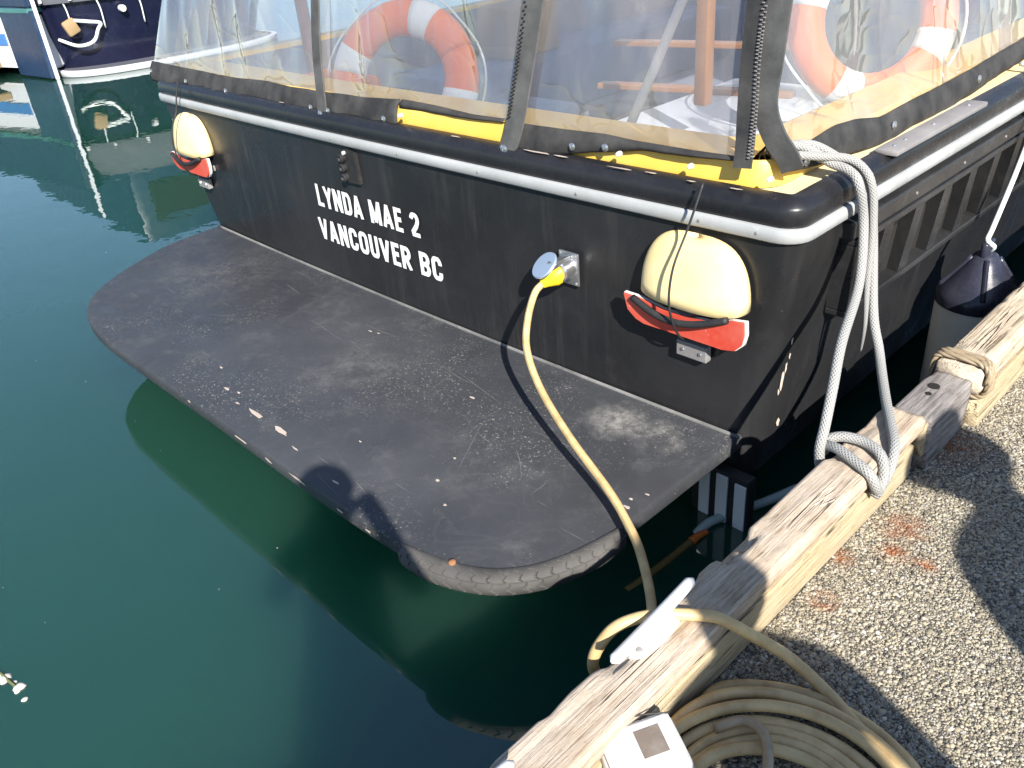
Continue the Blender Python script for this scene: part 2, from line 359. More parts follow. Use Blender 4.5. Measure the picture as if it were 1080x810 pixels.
def lathe(name, prof, m, parent=None, sides=28, center=(0, 0, 0), axis='Z'):
    verts = []; faces = []
    for (r, z) in prof:
        for j in range(sides):
            a = 2 * math.pi * j / sides; q = Vector((r * math.cos(a), r * math.sin(a), z))
            if axis == 'Y': q = Vector((q.x, -q.z, q.y))
            if axis == 'X': q = Vector((q.z, q.x, q.y))
            verts.append(q + Vector(center))
    for i in range(len(prof) - 1):
        for j in range(sides): faces.append((i * sides + j, i * sides + (j + 1) % sides, (i + 1) * sides + (j + 1) % sides, (i + 1) * sides + j))
    faces.append(tuple(range(sides - 1, -1, -1))); faces.append(tuple((len(prof) - 1) * sides + j for j in range(sides)))
    o = mesh_obj(name, verts, faces, m, parent, True); o.data.set_sharp_from_angle(angle=R(38)); return o
def prism(name, poly, axis, a, b, m, parent=None, bevel=0):
    """closed polygon extruded from a to b along an axis; poly in the two other axes"""
    bm = bmesh.new()
    def mk(p, h): return {'Z': (p[0], p[1], h), 'Y': (p[0], h, p[1]), 'X': (h, p[0], p[1])}[axis]
    v0 = [bm.verts.new(mk(p, a)) for p in poly]; v1 = [bm.verts.new(mk(p, b)) for p in poly]; n = len(poly)
    bm.faces.new(v0[::-1]); bm.faces.new(v1)
    for i in range(n): bm.faces.new((v0[i], v0[(i + 1) % n], v1[(i + 1) % n], v1[i]))
    if bevel: bmesh.ops.bevel(bm, geom=bm.edges[:], offset=bevel, segments=2, affect='EDGES')
    return bm_obj(name, bm, m, parent, autosmooth=35)
def copy_tree(o, parent=None):
    c = o.copy(); col.objects.link(c)
    if parent: c.parent = parent
    for ch in [x for x in bpy.data.objects if x.parent == o]: copy_tree(ch, c)
    return c

# ------------------------------------------------------------------ setting: water, dock, hills
ws = 900
wt = mesh_obj('water', [(-ws, -ws, 0), (ws, -ws, 0), (ws, ws, 0), (-ws, ws, 0)], [(0, 1, 2, 3)], 'water'); tag(wt, kind='structure')
hv = []; hf = []; nseg = 160
for i in range(nseg):
    a = 2 * math.pi * i / nseg; h = 9 + 5 * mnoise.noise((math.cos(a) * 3, math.sin(a) * 3, 0)) + 5 * mnoise.noise((math.cos(a) * 14, math.sin(a) * 14, 3))
    for (rr, z) in ((420, -1), (470, h * .45), (560, h), (700, h * 1.2)): hv.append((rr * math.cos(a), rr * math.sin(a), z))
for i in range(nseg):
    for j in range(3): a = i * 4 + j; b = ((i + 1) % nseg) * 4 + j; hf.append((a, b, b + 1, a + 1))
MT['hill'] = worn('wooded_hill', (.03, .06, .03), (.05, .09, .04), .9, .6, .05, .2)
tag(mesh_obj('hills', hv, hf, 'hill', smooth=True), kind='structure')

DZ = .45
bm = box_bm((-.835, -8, -.35), (4.2, 30, DZ), .012)
tag(bm_obj('dock', bm, 'concrete'), kind='structure')
# exposed pebbles over the part of the dock in view
def pebbles():
    ico = bmesh.new(); bmesh.ops.create_icosphere(ico, subdivisions=1, radius=1); ico.verts.ensure_lookup_table()
    bv = np.array([v.co[:] for v in ico.verts]); bf = np.array([[v.index for v in f.verts] for f in ico.faces]); ico.free()
    s = .0047; xs = np.arange(-.705, .16, s); ys = np.arange(.62, 3.35, s)
    X, Y = np.meshgrid(xs, ys); X = X.ravel() + np.random.uniform(-.45, .45, X.size) * s; Y = Y.ravel() + np.random.uniform(-.45, .45, Y.size) * s
    keep = (Y > .95 + (X + .7) * .55) & (Y < 1.95 + (-X) * 1.75); X, Y = X[keep], Y[keep]
    n = X.size; r = np.random.gamma(6, .0032 / 6, n).clip(.0016, .009)
    sx = r * np.random.uniform(.8, 1.35, n); sy = r * np.random.uniform(.7, 1.1, n); sz = r * np.random.uniform(.45, .75, n)
    a = np.random.uniform(0, 6.28, n); tl = np.random.normal(0, .25, n)
    V = np.repeat(bv[None], n, 0) * np.stack([sx, sy, sz], 1)[:, None, :]
    V *= np.random.uniform(.86, 1.14, V.shape[:2])[:, :, None]
    x = V[:, :, 0] * np.cos(tl)[:, None] + V[:, :, 2] * np.sin(tl)[:, None]; z = -V[:, :, 0] * np.sin(tl)[:, None] + V[:, :, 2] * np.cos(tl)[:, None]; y = V[:, :, 1]
    W = np.stack([x * np.cos(a)[:, None] - y * np.sin(a)[:, None] + X[:, None], x * np.sin(a)[:, None] + y * np.cos(a)[:, None] + Y[:, None], z + DZ + np.random.uniform(-.0012, .0012, n)[:, None]], 2)
    F = (bf[None] + (np.arange(n) * len(bv))[:, None, None]).reshape(-1, 3)
    me = bpy.data.meshes.new('pebbles'); nv = W.shape[0] * W.shape[1]
    me.vertices.add(nv); me.vertices.foreach_set('co', W.reshape(-1)); me.loops.add(F.size); me.loops.foreach_set('vertex_index', F.reshape(-1).astype(np.int32))
    me.polygons.add(len(F)); me.polygons.foreach_set('loop_start', np.arange(0, F.size, 3, dtype=np.int32)); me.update(calc_edges=True)
    me.materials.append(MT['pebble']); o = bpy.data.objects.new('pebbles', me); col.objects.link(o)
    tag(o, 'tan, grey and white pebbles exposed in the concrete dock surface', 'pebbles', kind='stuff')
pebbles()

# ------------------------------------------------------------------ timber rail along the dock edge
def timber_bm(x0, x1, y0, y1, z0, z1, rnd=.012, rough=.004, seed=0, chips=()):
    """sawn beam along Y: rounded section, uneven edges"""
    sec = []
    w_, h_ = (x1 - x0), (z1 - z0)
    for (cx, cz, a0) in ((x1 - rnd, z1 - rnd, 0), (x0 + rnd, z1 - rnd, 90), (x0 + rnd, z0 + rnd, 180), (x1 - rnd, z0 + rnd, 270)):
        for q in range(4): a = R(a0 + q * 30); sec.append((cx + rnd * math.cos(a), cz + rnd * math.sin(a)))
        nx = 5
    # densify straight runs
    dense = []
    for i, p in enumerate(sec):
        q = sec[(i + 1) % len(sec)]; d = math.dist(p, q); k_ = max(1, int(d / .014))
        for t in range(k_): dense.append((p[0] + (q[0] - p[0]) * t / k_, p[1] + (q[1] - p[1]) * t / k_))
    ny = max(8, int((y1 - y0) / .014)); bm = bmesh.new(); rings = []
    for i in range(ny + 1):
        y = y0 + (y1 - y0) * i / ny; ring = []
        for (x, z) in dense:
            n1 = mnoise.noise((x * 60, y * 2.2, z * 60 + seed)); n2 = mnoise.noise((x * 12 + seed, y * 5, z * 12)); n3 = mnoise.noise((seed * 3.3, y * 1.1, 0))
            dx = rough * (n1 * .5 + n2 * .9); dz = rough * (n1 * .8 + n2 * .6) + n3 * rough
            edge = (x < x0 + .03 and z > z1 - .02)
            if edge: dz -= max(0, mnoise.noise((seed, y * 9, 7.7)) - .15) * .03; dx += max(0, mnoise.noise((seed, y * 13, 1.7)) - .1) * .03
            for (cy, cl, cd) in chips:
                if edge and abs(y - cy) < cl: f = 1 - (abs(y - cy) / cl) ** 2; dz -= cd * f; dx += cd * f * .9
            ring.append(bm.verts.new((x + dx, y, z + dz)))
        rings.append(ring)
    m_ = len(dense)
    for i in range(ny):
        for j in range(m_): bm.faces.new((rings[i][j], rings[i][(j + 1) % m_], rings[i + 1][(j + 1) % m_], rings[i + 1][j]))
    bm.faces.new(rings[0][::-1]); bm.faces.new(rings[-1]); return bm
rail = empty('timber_rail', (-.77, 1.2, DZ), 'weathered brown timber rail carrying the white cleat along the dock edge', 'timber rail')
part(bm_obj('beam', timber_bm(-.832, -.703, -1.6, 2.20, .584, .636, .014, .004, 1, ((1.43, .05, .02), (1.36, .03, .014), (1.9, .05, .01))), 'timber', smooth=True), rail)
part(bm_obj('base_board', timber_bm(-.80, -.709, -1.6, 2.16, DZ, .563, .004, .0022, 5), 'timber_board', smooth=True), rail)
spl = bmesh.new()
for i in range(9):                                   # torn splinters on the beam
    y = 1.66 + random.uniform(-.02, .05); x = -.745 + random.uniform(-.02, .02)
    a = random.uniform(-.9, .9); l = random.uniform(.04, .1); d = Vector((math.sin(a) * .45, math.cos(a), random.uniform(.02, .3))).normalized()
    p = Vector((x, y, .634)); q = p + d * l; s = Vector((.0022, 0, 0)); u = Vector((0, 0, .002))
    vs = [spl.verts.new(p - s), spl.verts.new(p + s), spl.verts.new(p + u * 2), spl.verts.new(q)]
    for f in ((0, 1, 3), (1, 2, 3), (2, 0, 3), (0, 2, 1)): spl.faces.new([vs[j] for j in f])
part(bm_obj('splinters', spl, 'timber_pale'), rail)
blk = empty('spacer_block', (-.745, 2.34, DZ), 'grey weathered timber block with bolt hole between two rail lengths', 'timber block')
part(bm_obj('block', timber_bm(-.812, -.688, 2.215, 2.50, DZ, .622, .012, .006, 9), 'timber_grey', smooth=True), blk)
part(lathe('bolt_hole', [(.0, -.03), (.016, -.03), (.018, .0015), (.0, .0015)], 'darkhole', None, 16, (-.765, 2.40, .626)), blk)
part(lathe('bolt_hole', [(.0, -.03), (.009, -.03), (.010, .0015), (.0, .0015)], 'darkhole', None, 12, (-.76, 2.35, .6255)), blk)
part(bm_obj('wedge', timber_bm(-.735, -.70, 2.203, 2.214, .50, .615, .003, .001, 4), 'timber_board', smooth=True), blk)
rail2 = empty('timber_rail', (-.75, 4, DZ), 'sunlit pale timber rail beyond the grey block with twine round its end', 'timber rail')
part(bm_obj('beam', timber_bm(-.805, -.665, 2.505, 7.2, .575, .665, .02, .005, 14), 'timber_pale', smooth=True), rail2)
part(bm_obj('base_board', timber_bm(-.79, -.662, 2.53, 7.2, DZ, .568, .005, .002, 18), 'timber_board', smooth=True), rail2)
def twine_path(x0, x1, z0, z1, y, dy, turns):
    pts = []
    for i in range(turns * 24 + 1):
        a = 2 * math.pi * i / 24; e = 4.0
        cx, sx_ = math.cos(a), math.sin(a)
        px = math.copysign(abs(cx) ** (2 / e), cx); pz = math.copysign(abs(sx_) ** (2 / e), sx_)
        pts.append(((x0 + x1) / 2 + px * (x1 - x0) / 2, y + dy * i / 24, (z0 + z1) / 2 + pz * (z1 - z0) / 2))
    return pts
tw = empty('twine', (-.735, 2.55, DZ), 'brown laid twine wrapped round the end of the pale rail', 'rope')
base = twine_path(-.82, -.652, .555, .68, 2.515, .017, 3)
for ph in range(3):                                   # three laid strands
    pts = []
    for i, p in enumerate(base):
        t = (Vector(base[min(i + 1, len(base) - 1)]) - Vector(base[max(i - 1, 0)])).normalized()
        n1 = Vector((0, 1, 0)); n2 = t.cross(n1).normalized(); a = i * 1.25 + ph * 2 * math.pi / 3
        pts.append(Vector(p) + (n1 * math.cos(a) + n2 * math.sin(a)) * .0048)
    part(tube('strand', pts, .0052, 'twine', None, 6, 3), tw)

# ------------------------------------------------------------------ the black boat
boat = empty('charter_boat', (-3.2, 2.2, 0), 'black charter boat with swim platform, yellow coaming and clear curtains', 'boat')
YB = 12.0; XC = -3.2
def outline(xp, xs, yt, rp, rs, bulge, ns=14):
    pts = []
    def taper(y): return max(0, (y - 4.5) / (YB - 4.5)) ** 2.2
    ysd = [YB, 11, 10, 9, 8, 7, 6, 5, 4, 3.3, 2.8]
    for y in ysd: pts.append((xp + (XC - xp) * taper(y), y))
    for i in range(7):
        a = math.pi + (math.pi / 2) * i / 6; pts.append((xp + rp + rp * math.cos(a), yt + rp + rp * math.sin(a)))
    x0, x1 = xp + rp, xs - rs
    for i in range(1, ns):
        t = i / ns; pts.append((x0 + (x1 - x0) * t, yt - bulge * (1 - (2 * t - 1) ** 2)))
    for i in range(7):
        a = -math.pi / 2 + (math.pi / 2) * i / 6; pts.append((xs - rs + rs * math.cos(a), yt + rs + rs * math.sin(a)))
    for y in reversed(ysd): pts.append((xs + (XC - xs) * taper(y), y))
    return pts
def lerp2(A, B, t): return [(a[0] + (b[0] - a[0]) * t, a[1] + (b[1] - a[1]) * t) for a, b in zip(A, B)]
OT = outline(-5.375, -1.135, 2.165, .08, .065, .025)         # at z = 1.06
OB = outline(-5.03, -1.225, 2.165, .06, .10, .03)            # at z = .35
def off(path, d):
    out = []
    for i, p in enumerate(path):
        a = Vector(path[max(i - 1, 0)]); b = Vector(path[min(i + 1, len(path) - 1)]); t = (b - a).normalized()
        out.append((p[0] + t.y * d, p[1] - t.x * d))
    return out
def loft(name, rings, m, parent, smooth=True, ang=35, close=False):
    V = []; F = []; n = len(rings[0][0])
    for path, z in rings:
        for p in path: V.append((p[0], p[1], z))
    kk = len(rings)
    for i in range(kk if close else kk - 1):
        for j in range(n - 1):
            a = i * n + j; b = ((i + 1) % kk) * n + j; F.append((a, a + 1, b + 1, b))
    if close: F.append(tuple(i * n for i in range(kk))); F.append(tuple(i * n + n - 1 for i in range(kk - 1, -1, -1)))
    o = mesh_obj(name, V, F, m, None, smooth)
    bm = bmesh.new(); bm.from_mesh(o.data); bmesh.ops.recalc_face_normals(bm, faces=bm.faces); bm.to_mesh(o.data); bm.free()
    if smooth: o.data.set_sharp_from_angle(angle=R(ang))
    return part(o, parent)
lv = lambda z: lerp2(OB, OT, (z - .35) / .71)
hull = loft('hull', [(lv(1.15), 1.15), (lv(1.06), 1.06), (lv(.7), .7), (lv(.35), .35), (lv(.17), .17), (off(lv(.14), -.03), .13), (off(lv(.1), -.16), .02), (off(lv(.1), -.5), -.4)], 'hull', boat, True, 30)
# rub rail: separate aluminium lengths
RP = OT
def rail_seg(i0, i1, name='rub_rail'):
    path = RP[i0:i1 + 1]
    full = lambda d: off(RP, d)[i0:i1 + 1]
    prof = [(.002, 1.074), (.017, 1.075), (.022, 1.080), (.024, 1.098), (.022, 1.114), (.017, 1.119), (.002, 1.120)]
    return loft(name, [(full(d), z) for d, z in prof], 'alu', boat, True, 50, close=True)
# index layout: 11 side + 7 corner + 13 transom + 7 corner + 11 side
rail_seg(0, 21); 
RP = [(p[0] + 0, p[1]) for p in OT]
rail_seg(21, 40); rail_seg(40, 48)
for i, x in enumerate([-4.95, -4.45, -3.95, -3.45, -2.95, -2.45, -1.95, -1.45, -1.25]):
    o = lathe('rail_screw', [(0, 0), (.006, 0), (.005, .002), (0, .0025)], 'greysteel', None, 8, (x, 2.165 - .025 * (1 - ((x + 3.2) / 2.0) ** 2) - .0235, 1.098), 'Y'); part(o, boat)
# black gunwale, yellow ledge, coaming
gun = loft('gunwale', [(off(OT, d), z) for d, z in ((.0, 1.122), (.009, 1.123), (.012, 1.128), (.012, 1.172), (.008, 1.181), (-.02, 1.200), (-.05, 1.205), (-.055, 1.196), (-.055, 1.122))], 'blackchip', boat, True, 40, close=True)
loft('ledge', [(off(OT, d), z) for d, z in ((-.055, 1.19), (-.3, 1.192), (-.3, 1.17), (-.055, 1.17))], 'yellowsunlit', boat, False, close=True)
OC = outline(-5.31, -1.268, 2.228, .08, .10, .025)
coam = loft('coaming', [(off(OC, d), z) for d, z in ((.0, 1.195), (-.005, 1.262), (-.015, 1.275), (-.20, 1.279), (-.215, 1.262), (-.215, 1.195))], 'yellow', boat, True, 40, close=True)
loft('inner_bulwark', [(off(OC, -.218), 1.26), (off(OC, -.23), .6), (off(OC, -.25), .6), (off(OC, -.24), 1.26)], 'intgrey', boat, False, close=True)
dp = [p for p in off(OT, -.2)]
dk = mesh_obj('deck', [(x, y, .62) for x, y in dp], [tuple(range(len(dp)))], 'intgrey'); part(dk, boat)
# seam line where platform meets transom
# lashing posts on the yellow ledge
for (x, y) in ((-1.52, 2.19), (-1.25, 2.20), (-2.96, 2.175), (-1.80, 2.185)):
    o = lathe('turn_button', [(0, 0), (.009, 0), (.009, .012), (.006, .02), (0, .022)], 'whitepaint', None, 10, (x, y + .003, 1.245), 'Y'); part(o, boat)

# ---- swim platform
plat_out = [(-5.0, 2.17), (-4.99, 2.0), (-4.96, 1.80), (-4.86, 1.58), (-4.74, 1.38), (-4.60, 1.22), (-4.45, 1.125), (-4.28, 1.068), (-4.0, 1.035), (-3.5, 1.03), (-3.0, 1.035), (-2.5, 1.035), (-2.15, 1.037), (-1.85, 1.045), (-1.68, 1.058), (-1.55, 1.09), (-1.44, 1.15), (-1.36, 1.24), (-1.31, 1.36), (-1.285, 1.5), (-1.28, 1.7), (-1.278, 1.95), (-1.275, 2.18)]
po = [(p.x, p.y) for p in catmull([(x, y, 0) for x, y in plat_out], 5)]
def shrink(path, d): return off(path, -d)
bm = bmesh.new(); rings = []
for d, z in ((.02, .285), (.004, .29), (0, .297), (0, .338), (.004, .346), (.014, .35)):
    rings.append([bm.verts.new((x, y, z)) for x, y in shrink(po, d)])
for a, b in zip(rings, rings[1:]):
    for j in range(len(a) - 1): bm.faces.new((a[j], a[j + 1], b[j + 1], b[j]))
bm.faces.new(rings[-1]); bm.faces.new(rings[0][::-1])
plat = part(bm_obj('swim_platform', bm, 'platform', autosmooth=30), boat)
# weld bead along the joint
wb = [(x, 2.155 - .028 * (1 - ((x + 3.12) / 1.9) ** 2) + .004 * 0, .352) for x in np.linspace(-4.98, -1.27, 60)]
MT['bead'] = worn('joint_sealant', (.10, .10, .098), (.26, .25, .24), .7, .8, 9, .3)
part(tube('joint_bead', wb, .008, 'bead', None, 6, 1, False), boat)
# tyre tread fender round the starboard corner of the platform
def tyre():
    seg = [p for p in po if (p[0] > -1.74 and p[1] < 1.56)]
    P = catmull([(x, y, 0) for x, y in seg], 5); L = [0]
    for a, b in zip(P, P[1:]): L.append(L[-1] + (b - a).length)
    ns = 420; nt_ = 46; V = []; F = []
    for i in range(ns + 1):
        s = L[-1] * i / ns; j = max(0, min(len(L) - 2, next((q for q in range(len(L) - 1) if L[q + 1] >= s), len(L) - 2)))
        f = (s - L[j]) / max(1e-6, L[j + 1] - L[j]); p = P[j].lerp(P[j + 1], f); t = (P[min(j + 2, len(P) - 1)] - P[max(j - 1, 0)]).normalized(); n = Vector((t.y, -t.x, 0))
        endf = min(1, s / .12, (L[-1] - s) / .12); endf = endf ** .5 if endf > 0 else 0
        for q in range(nt_ + 1):
            u = q / nt_                      # from top inner lip to bottom
            a = R(115 - 215 * u); r = .041 * (.35 + .65 * endf)
            o_ = math.cos(a) * r * .95 + .006; z = .318 + math.sin(a) * .040
            g = 0
            if .12 < u < .72:
                zig = abs(((u - .12) / .2) % 1 - .5) * .018
                ph = ((s + zig * 1.6 - u * .05) / .043) % 1
                if ph < .09: g = .0034
                if abs(u - .40) < .010: g = .002
            o_ -= g * math.cos(a); z -= g * math.sin(a)
            V.append((p.x + n.x * o_, p.y + n.y * o_, z))
    for i in range(ns):
        for q in range(nt_): a = i * (nt_ + 1) + q; F.append((a, a + 1, a + nt_ + 2, a + nt_ + 1))
    o = mesh_obj('tyre_fender', V, F, 'tyre', None, False); part(o, boat); o['label'] = 'strip of old tyre tread bolted round the platform corner'
    return o
ty = tyre()
for (x, y, z, m_) in ((-1.735, 1.052, .338, 'whitepaint'), (-1.725, 1.047, .312, 'whitepaint'), (-1.55, 1.092, .360, 'orangetip'), (-1.69, 1.036, .312, 'orangetip')):
    mm = 'greysteel' if m_ == 'orangetip' else m_
    if m_ == 'orangetip':
        if 'rustbolt' not in MT: MT['rustbolt'] = worn('rusty_bolt', (.3, .13, .05), (.45, .33, .2), .7, .6, 40, .2)
        mm = 'rustbolt'
    o = lathe('bolt', [(0, -.004), (.011, -.004), (.011, .003), (.007, .005), (0, .0055)], mm, None, 12, (x, y, z))
    o.data.transform(Matrix.Translation((x, y, z)) @ Matrix.Rotation(R(40 if z < .35 else 8), 4, 'X') @ Matrix.Translation((-x, -y, -z))); part(o, boat)

# ---- bare chips and scratches
MT['chip'] = worn('bare_chip', (.44, .36, .30), (.56, .52, .47), .7, .6, 60, .2)
MT['scratch'] = mat('scratch', (.15, .145, .135), .8)
def chip(c, ux, uz, L_, W_, name='paint_chip', m_='chip', seed=0):
    """flat irregular flake lying on a surface; ux long axis, uz surface normal"""
    c = Vector(c); ux = Vector(ux).normalized(); uz = Vector(uz).normalized(); uy = uz.cross(ux); n = 13; V = []
    for i in range(n):
        a = 2 * math.pi * i / n; r = 1 + .7 * mnoise.noise((math.cos(a) * 1.3 + seed * 5.1, math.sin(a) * 1.3, seed * 2.7))
        V.append(c + ux * math.cos(a) * L_ * r + uy * math.sin(a) * W_ * r + uz * .0008)
    V.append(c + uz * .0012)
    return part(mesh_obj(name, V, [(i, (i + 1) % n, n) for i in range(n)], m_), boat)
for i, (x, y, l_, w_) in enumerate(((-2.78, 1.15, .055, .008), (-2.60, 1.15, .05, .010), (-3.06, 1.175, .02, .006), (-2.99, 1.19, .012, .005), (-3.25, 1.25, .012, .004), (-2.16, 1.10, .02, .004), (-2.45, 1.12, .02, .003), (-2.92, 1.145, .014, .004), (-2.2, 1.76, .012, .006), (-1.33, 1.62, .012, .006), (-1.345, 1.66, .008, .005), (-1.32, 1.71, .010, .004), (-1.9, 1.33, .008, .005), (-1.78, 1.26, .007, .005), (-1.95, 1.45, .006, .004), (-2.3, 1.3, .008, .003), (-3.0, 1.86, .012, .004), (-2.95, 1.87, .008, .003))):
    chip((x, y, .3502), (1, .05 * (i % 3 - 1), 0), (0, 0, 1), l_, w_, seed=i)
for i, (x, y, l_, w_) in enumerate(((-2.16, 2.158, .06, .007), (-2.05, 2.162, .03, .005), (-1.78, 2.158, .05, .006), (-1.66, 2.17, .025, .005), (-1.5, 2.165, .02, .004), (-2.6, 2.155, .03, .004), (-3.9, 2.16, .02, .004), (-1.35, 2.172, .02, .005))):
    chip((x, y, 1.2062), (1, .02, 0), (0, 0, 1), l_, w_, seed=i + 90)
for i, (x, l_) in enumerate(((-3.75, .02), (-3.55, .012), (-3.3, .03), (-3.12, .012), (-2.7, .04), (-2.5, .02), (-2.3, .05), (-2.05, .02), (-1.9, .015))):
    chip((x, 1.0335 if x < -2 else 1.037, .335 - .006 * (i % 3)), (1, 0, 0), (0, -1, .05), l_, .005, seed=i + 40)
for i, (a, b) in enumerate((((-3.342, 1.755), (-3.02, 1.72)), ((-2.98, 1.735), (-2.614, 1.685)), ((-3.808, 1.477), (-3.693, 1.548)), ((-3.197, 1.849), (-3.095, 1.852)), ((-3.086, 1.894), (-2.836, 1.894)), ((-1.894, 1.407), (-2.032, 1.669)), ((-1.824, 1.628), (-1.69, 1.513)), ((-2.369, 1.695), (-2.401, 1.848)), ((-2.407, 1.854), (-2.079, 1.806)), ((-2.451, 1.84), (-2.272, 1.835)), ((-2.266, 1.095), (-2.085, 1.06)), ((-2.126, 1.156), (-1.977, 1.114)), ((-1.901, 1.588), (-2.007, 1.617)), ((-1.859, 1.736), (-1.649, 1.754)), ((-3.814, 1.909), (-3.632, 1.897)), ((-2.49, 1.529), (-2.494, 1.617)), ((-1.61, 1.481), (-1.615, 1.575)))):
    A_ = Vector((*a, .3506)); B_ = Vector((*b, .3506)); d_ = (B_ - A_).normalized(); nn = Vector((-d_.y, d_.x, 0)); V = []; n_ = 8
    for j in range(n_ + 1):
        t = j / n_; p = A_.lerp(B_, t) + nn * (.006 * math.sin(t * 3 + i) + .002 * mnoise.noise((i * 3.3, t * 6, 0))); hw = (.0006 + .0013 * abs(mnoise.noise((i, t * 9, 4)))) * (1 if 0 < j < n_ else .3)
        V += [p - nn * hw, p + nn * hw]
    part(mesh_obj('scratch', V, [(2 * j, 2 * j + 1, 2 * j + 3, 2 * j + 2) for j in range(n_)], 'scratch'), boat)
for i, (y, z, l_, w_) in enumerate(((2.27, .64, .010, .004), (2.262, .60, .018, .005), (2.255, .555, .035, .008), (2.25, .51, .016, .006), (2.262, .70, .012, .004), (2.30, .35, .014, .010))):
    chip((-1.225 + .09 * (z - .35) / .71 + .003, y + .02, z), (0, .15, 1), (1, -.15, 0), l_, w_, seed=i + 70)
# ---- upright white strips on a black backing under the platform corner
for (x0, x1) in ((-1.395, -1.352), (-1.325, -1.278), (-1.25, -1.205)):
    part(bm_obj('white_strip', box_bm((x0, 2.109, -.06), (x1, 2.1165, .20 if x1 < -1.22 else .19), .002), 'letter'), boat)
part(bm_obj('black_backing', box_bm((-1.43, 2.116, -.1), (-1.196, 2.165, .215), .01), 'rubber'), boat)

# ---- name on the transom
GL = {'L': (4.2, [[(.9, 10), (.9, 0)], [(0, .8), (4.2, .8)]]), 'Y': (5.2, [[(.6, 10), (2.6, 4.4)], [(4.6, 10), (2.6, 4.4)], [(2.6, 5), (2.6, 0)]]),
      'N': (5.2, [[(.9, 0), (.9, 10)], [(.9, 9.6), (4.3, .4)], [(4.3, 0), (4.3, 10)]]), 'A': (5.6, [[(.7, 0), (2.8, 10)], [(4.9, 0), (2.8, 10)], [(1.4, 2.9), (4.2, 2.9)]]),
      'M': (6.6, [[(.9, 0), (.9, 10)], [(1.0, 9.8), (3.3, .8)], [(5.6, 9.8), (3.3, .8)], [(5.7, 0), (5.7, 10)]]), 'E': (4.3, [[(.9, 0), (.9, 10)], [(0.2, 9.2), (4.2, 9.2)], [(.2, 5.2), (3.8, 5.2)], [(.2, .8), (4.3, .8)]]),
      'V': (5.4, [[(.7, 10), (2.7, 0)], [(4.7, 10), (2.7, 0)]]), 'D': (5.1, [[(.9, 0), (.9, 10)], 'D']), 'O': (5.3, ['O']), 'C': (5.1, ['C']), 'U': (5.1, ['U']),
      'R': (5.2, [[(.9, 0), (.9, 10)], 'P', [(2.5, 4.6), (4.5, 0)]]), 'B': (5.2, [[(.9, 0), (.9, 10)], 'P', 'B']), '2': (4.9, ['2']), ' ': (2.4, [])}
def arc(cx, cz, rx, rz, a0, a1, n=12): return [(cx + rx * math.cos(R(a0 + (a1 - a0) * i / n)), cz + rz * math.sin(R(a0 + (a1 - a0) * i / n))) for i in range(n + 1)]
CURVE = {'D': [(.3, 9.2)] + arc(2.3, 7.2, 1.9, 2.0, 90, 0, 6) + arc(2.3, 2.8, 1.9, 2.0, 0, -90, 6) + [(.3, .8)],
         'O': arc(2.65, 7.2, 1.75, 2.0, 0, 180) + arc(2.65, 2.8, 1.75, 2.0, 180, 360) + [(4.4, 7.2)],
         'C': [(4.2, 6.6)] + arc(2.55, 7.2, 1.65, 2.0, 0, 180) + arc(2.55, 2.8, 1.65, 2.0, 180, 360) + [(4.2, 3.6)],
         'U': [(.9, 10)] + arc(2.55, 2.6, 1.65, 1.8, 180, 360) + [(4.2, 10)],
         'P': [(.3, 9.2)] + arc(2.5, 7.1, 1.75, 2.1, 90, -90, 10) + [(.3, 5.0)], 'B': [(.3, 5.0)] + arc(2.5, 2.9, 1.85, 2.1, 90, -90, 10) + [(.3, .8)],
         '2': arc(2.45, 7.1, 1.6, 2.1, 175, -25, 10) + [(3.2, 4.6), (.9, 1.6), (.75, .8), (4.7, .8)]}
def text_part(txt, x0, x1, z0, z1, name):
    total = sum(GL[c][0] for c in txt) + .95 * (len(txt) - 1); sxx = (x1 - x0) / total; szz = (z1 - z0) / 10; V = []; F = []; pen = 0; lay = 0
    TW = 1.75
    for ch in txt:
        wd_, strokes = GL[ch]
        for st_ in strokes:
            pts = CURVE[st_] if isinstance(st_, str) else st_; lay = (lay + 1) % 7; base_ = len(V); n_ = len(pts)
            for i, p in enumerate(pts):
                a = Vector(pts[max(i - 1, 0)]); b = Vector(pts[min(i + 1, n_ - 1)]); t = (b - a); t = Vector((t.x * sxx, t.y * szz)).normalized(); nn = Vector((-t.y, t.x)); hw = TW * sxx / 2
                if abs(t.x) > .9: hw *= .95
                for sg in (-1, 1):
                    x = x0 + (pen + p[0]) * sxx + nn.x * hw * sg; z = min(z1, max(z0, z0 + p[1] * szz + nn.y * hw * sg))
                    V.append((x, 2.165 - .03 * (1 - ((x + 3.2) / 1.95) ** 2) - .003 - .0003 * lay, z))
            for i in range(n_ - 1): q = base_ + 2 * i; F.append((q, q + 1, q + 3, q + 2))
        pen += wd_ + .95
    return part(mesh_obj(name, V, F, 'letter'), boat)
text_part('LYNDA MAE 2', -3.70, -2.885, .730, .842, 'name_lettering')
text_part('VANCOUVER BC', -3.735, -2.765, .550, .664, 'port_lettering')

# ---- little triple fitting below the rail
fy = 2.142
f = part(prism('rail_fitting', [(-3.425, .90), (-3.405, 1.05), (-3.35, 1.062), (-3.285, 1.05), (-3.275, .905)], 'Y', fy, fy - .022, 'rubber', None, .004), boat)
for z in (.93, .975, 1.02):
    o = lathe('lug', [(0, 0), (.02, 0), (.021, .02), (.013, .026), (.010, .016), (0, .016)], 'rubber', None, 16, (-3.375, fy - .02, z), 'Y')
    o.parent = f; o.matrix_parent_inverse = Matrix.Identity(4)
o = lathe('pin', [(0, 0), (.009, 0), (.009, .02), (0, .02)], 'whitepaint', None, 10, (-3.36, fy - .012, 1.045), 'Y'); o.parent = f

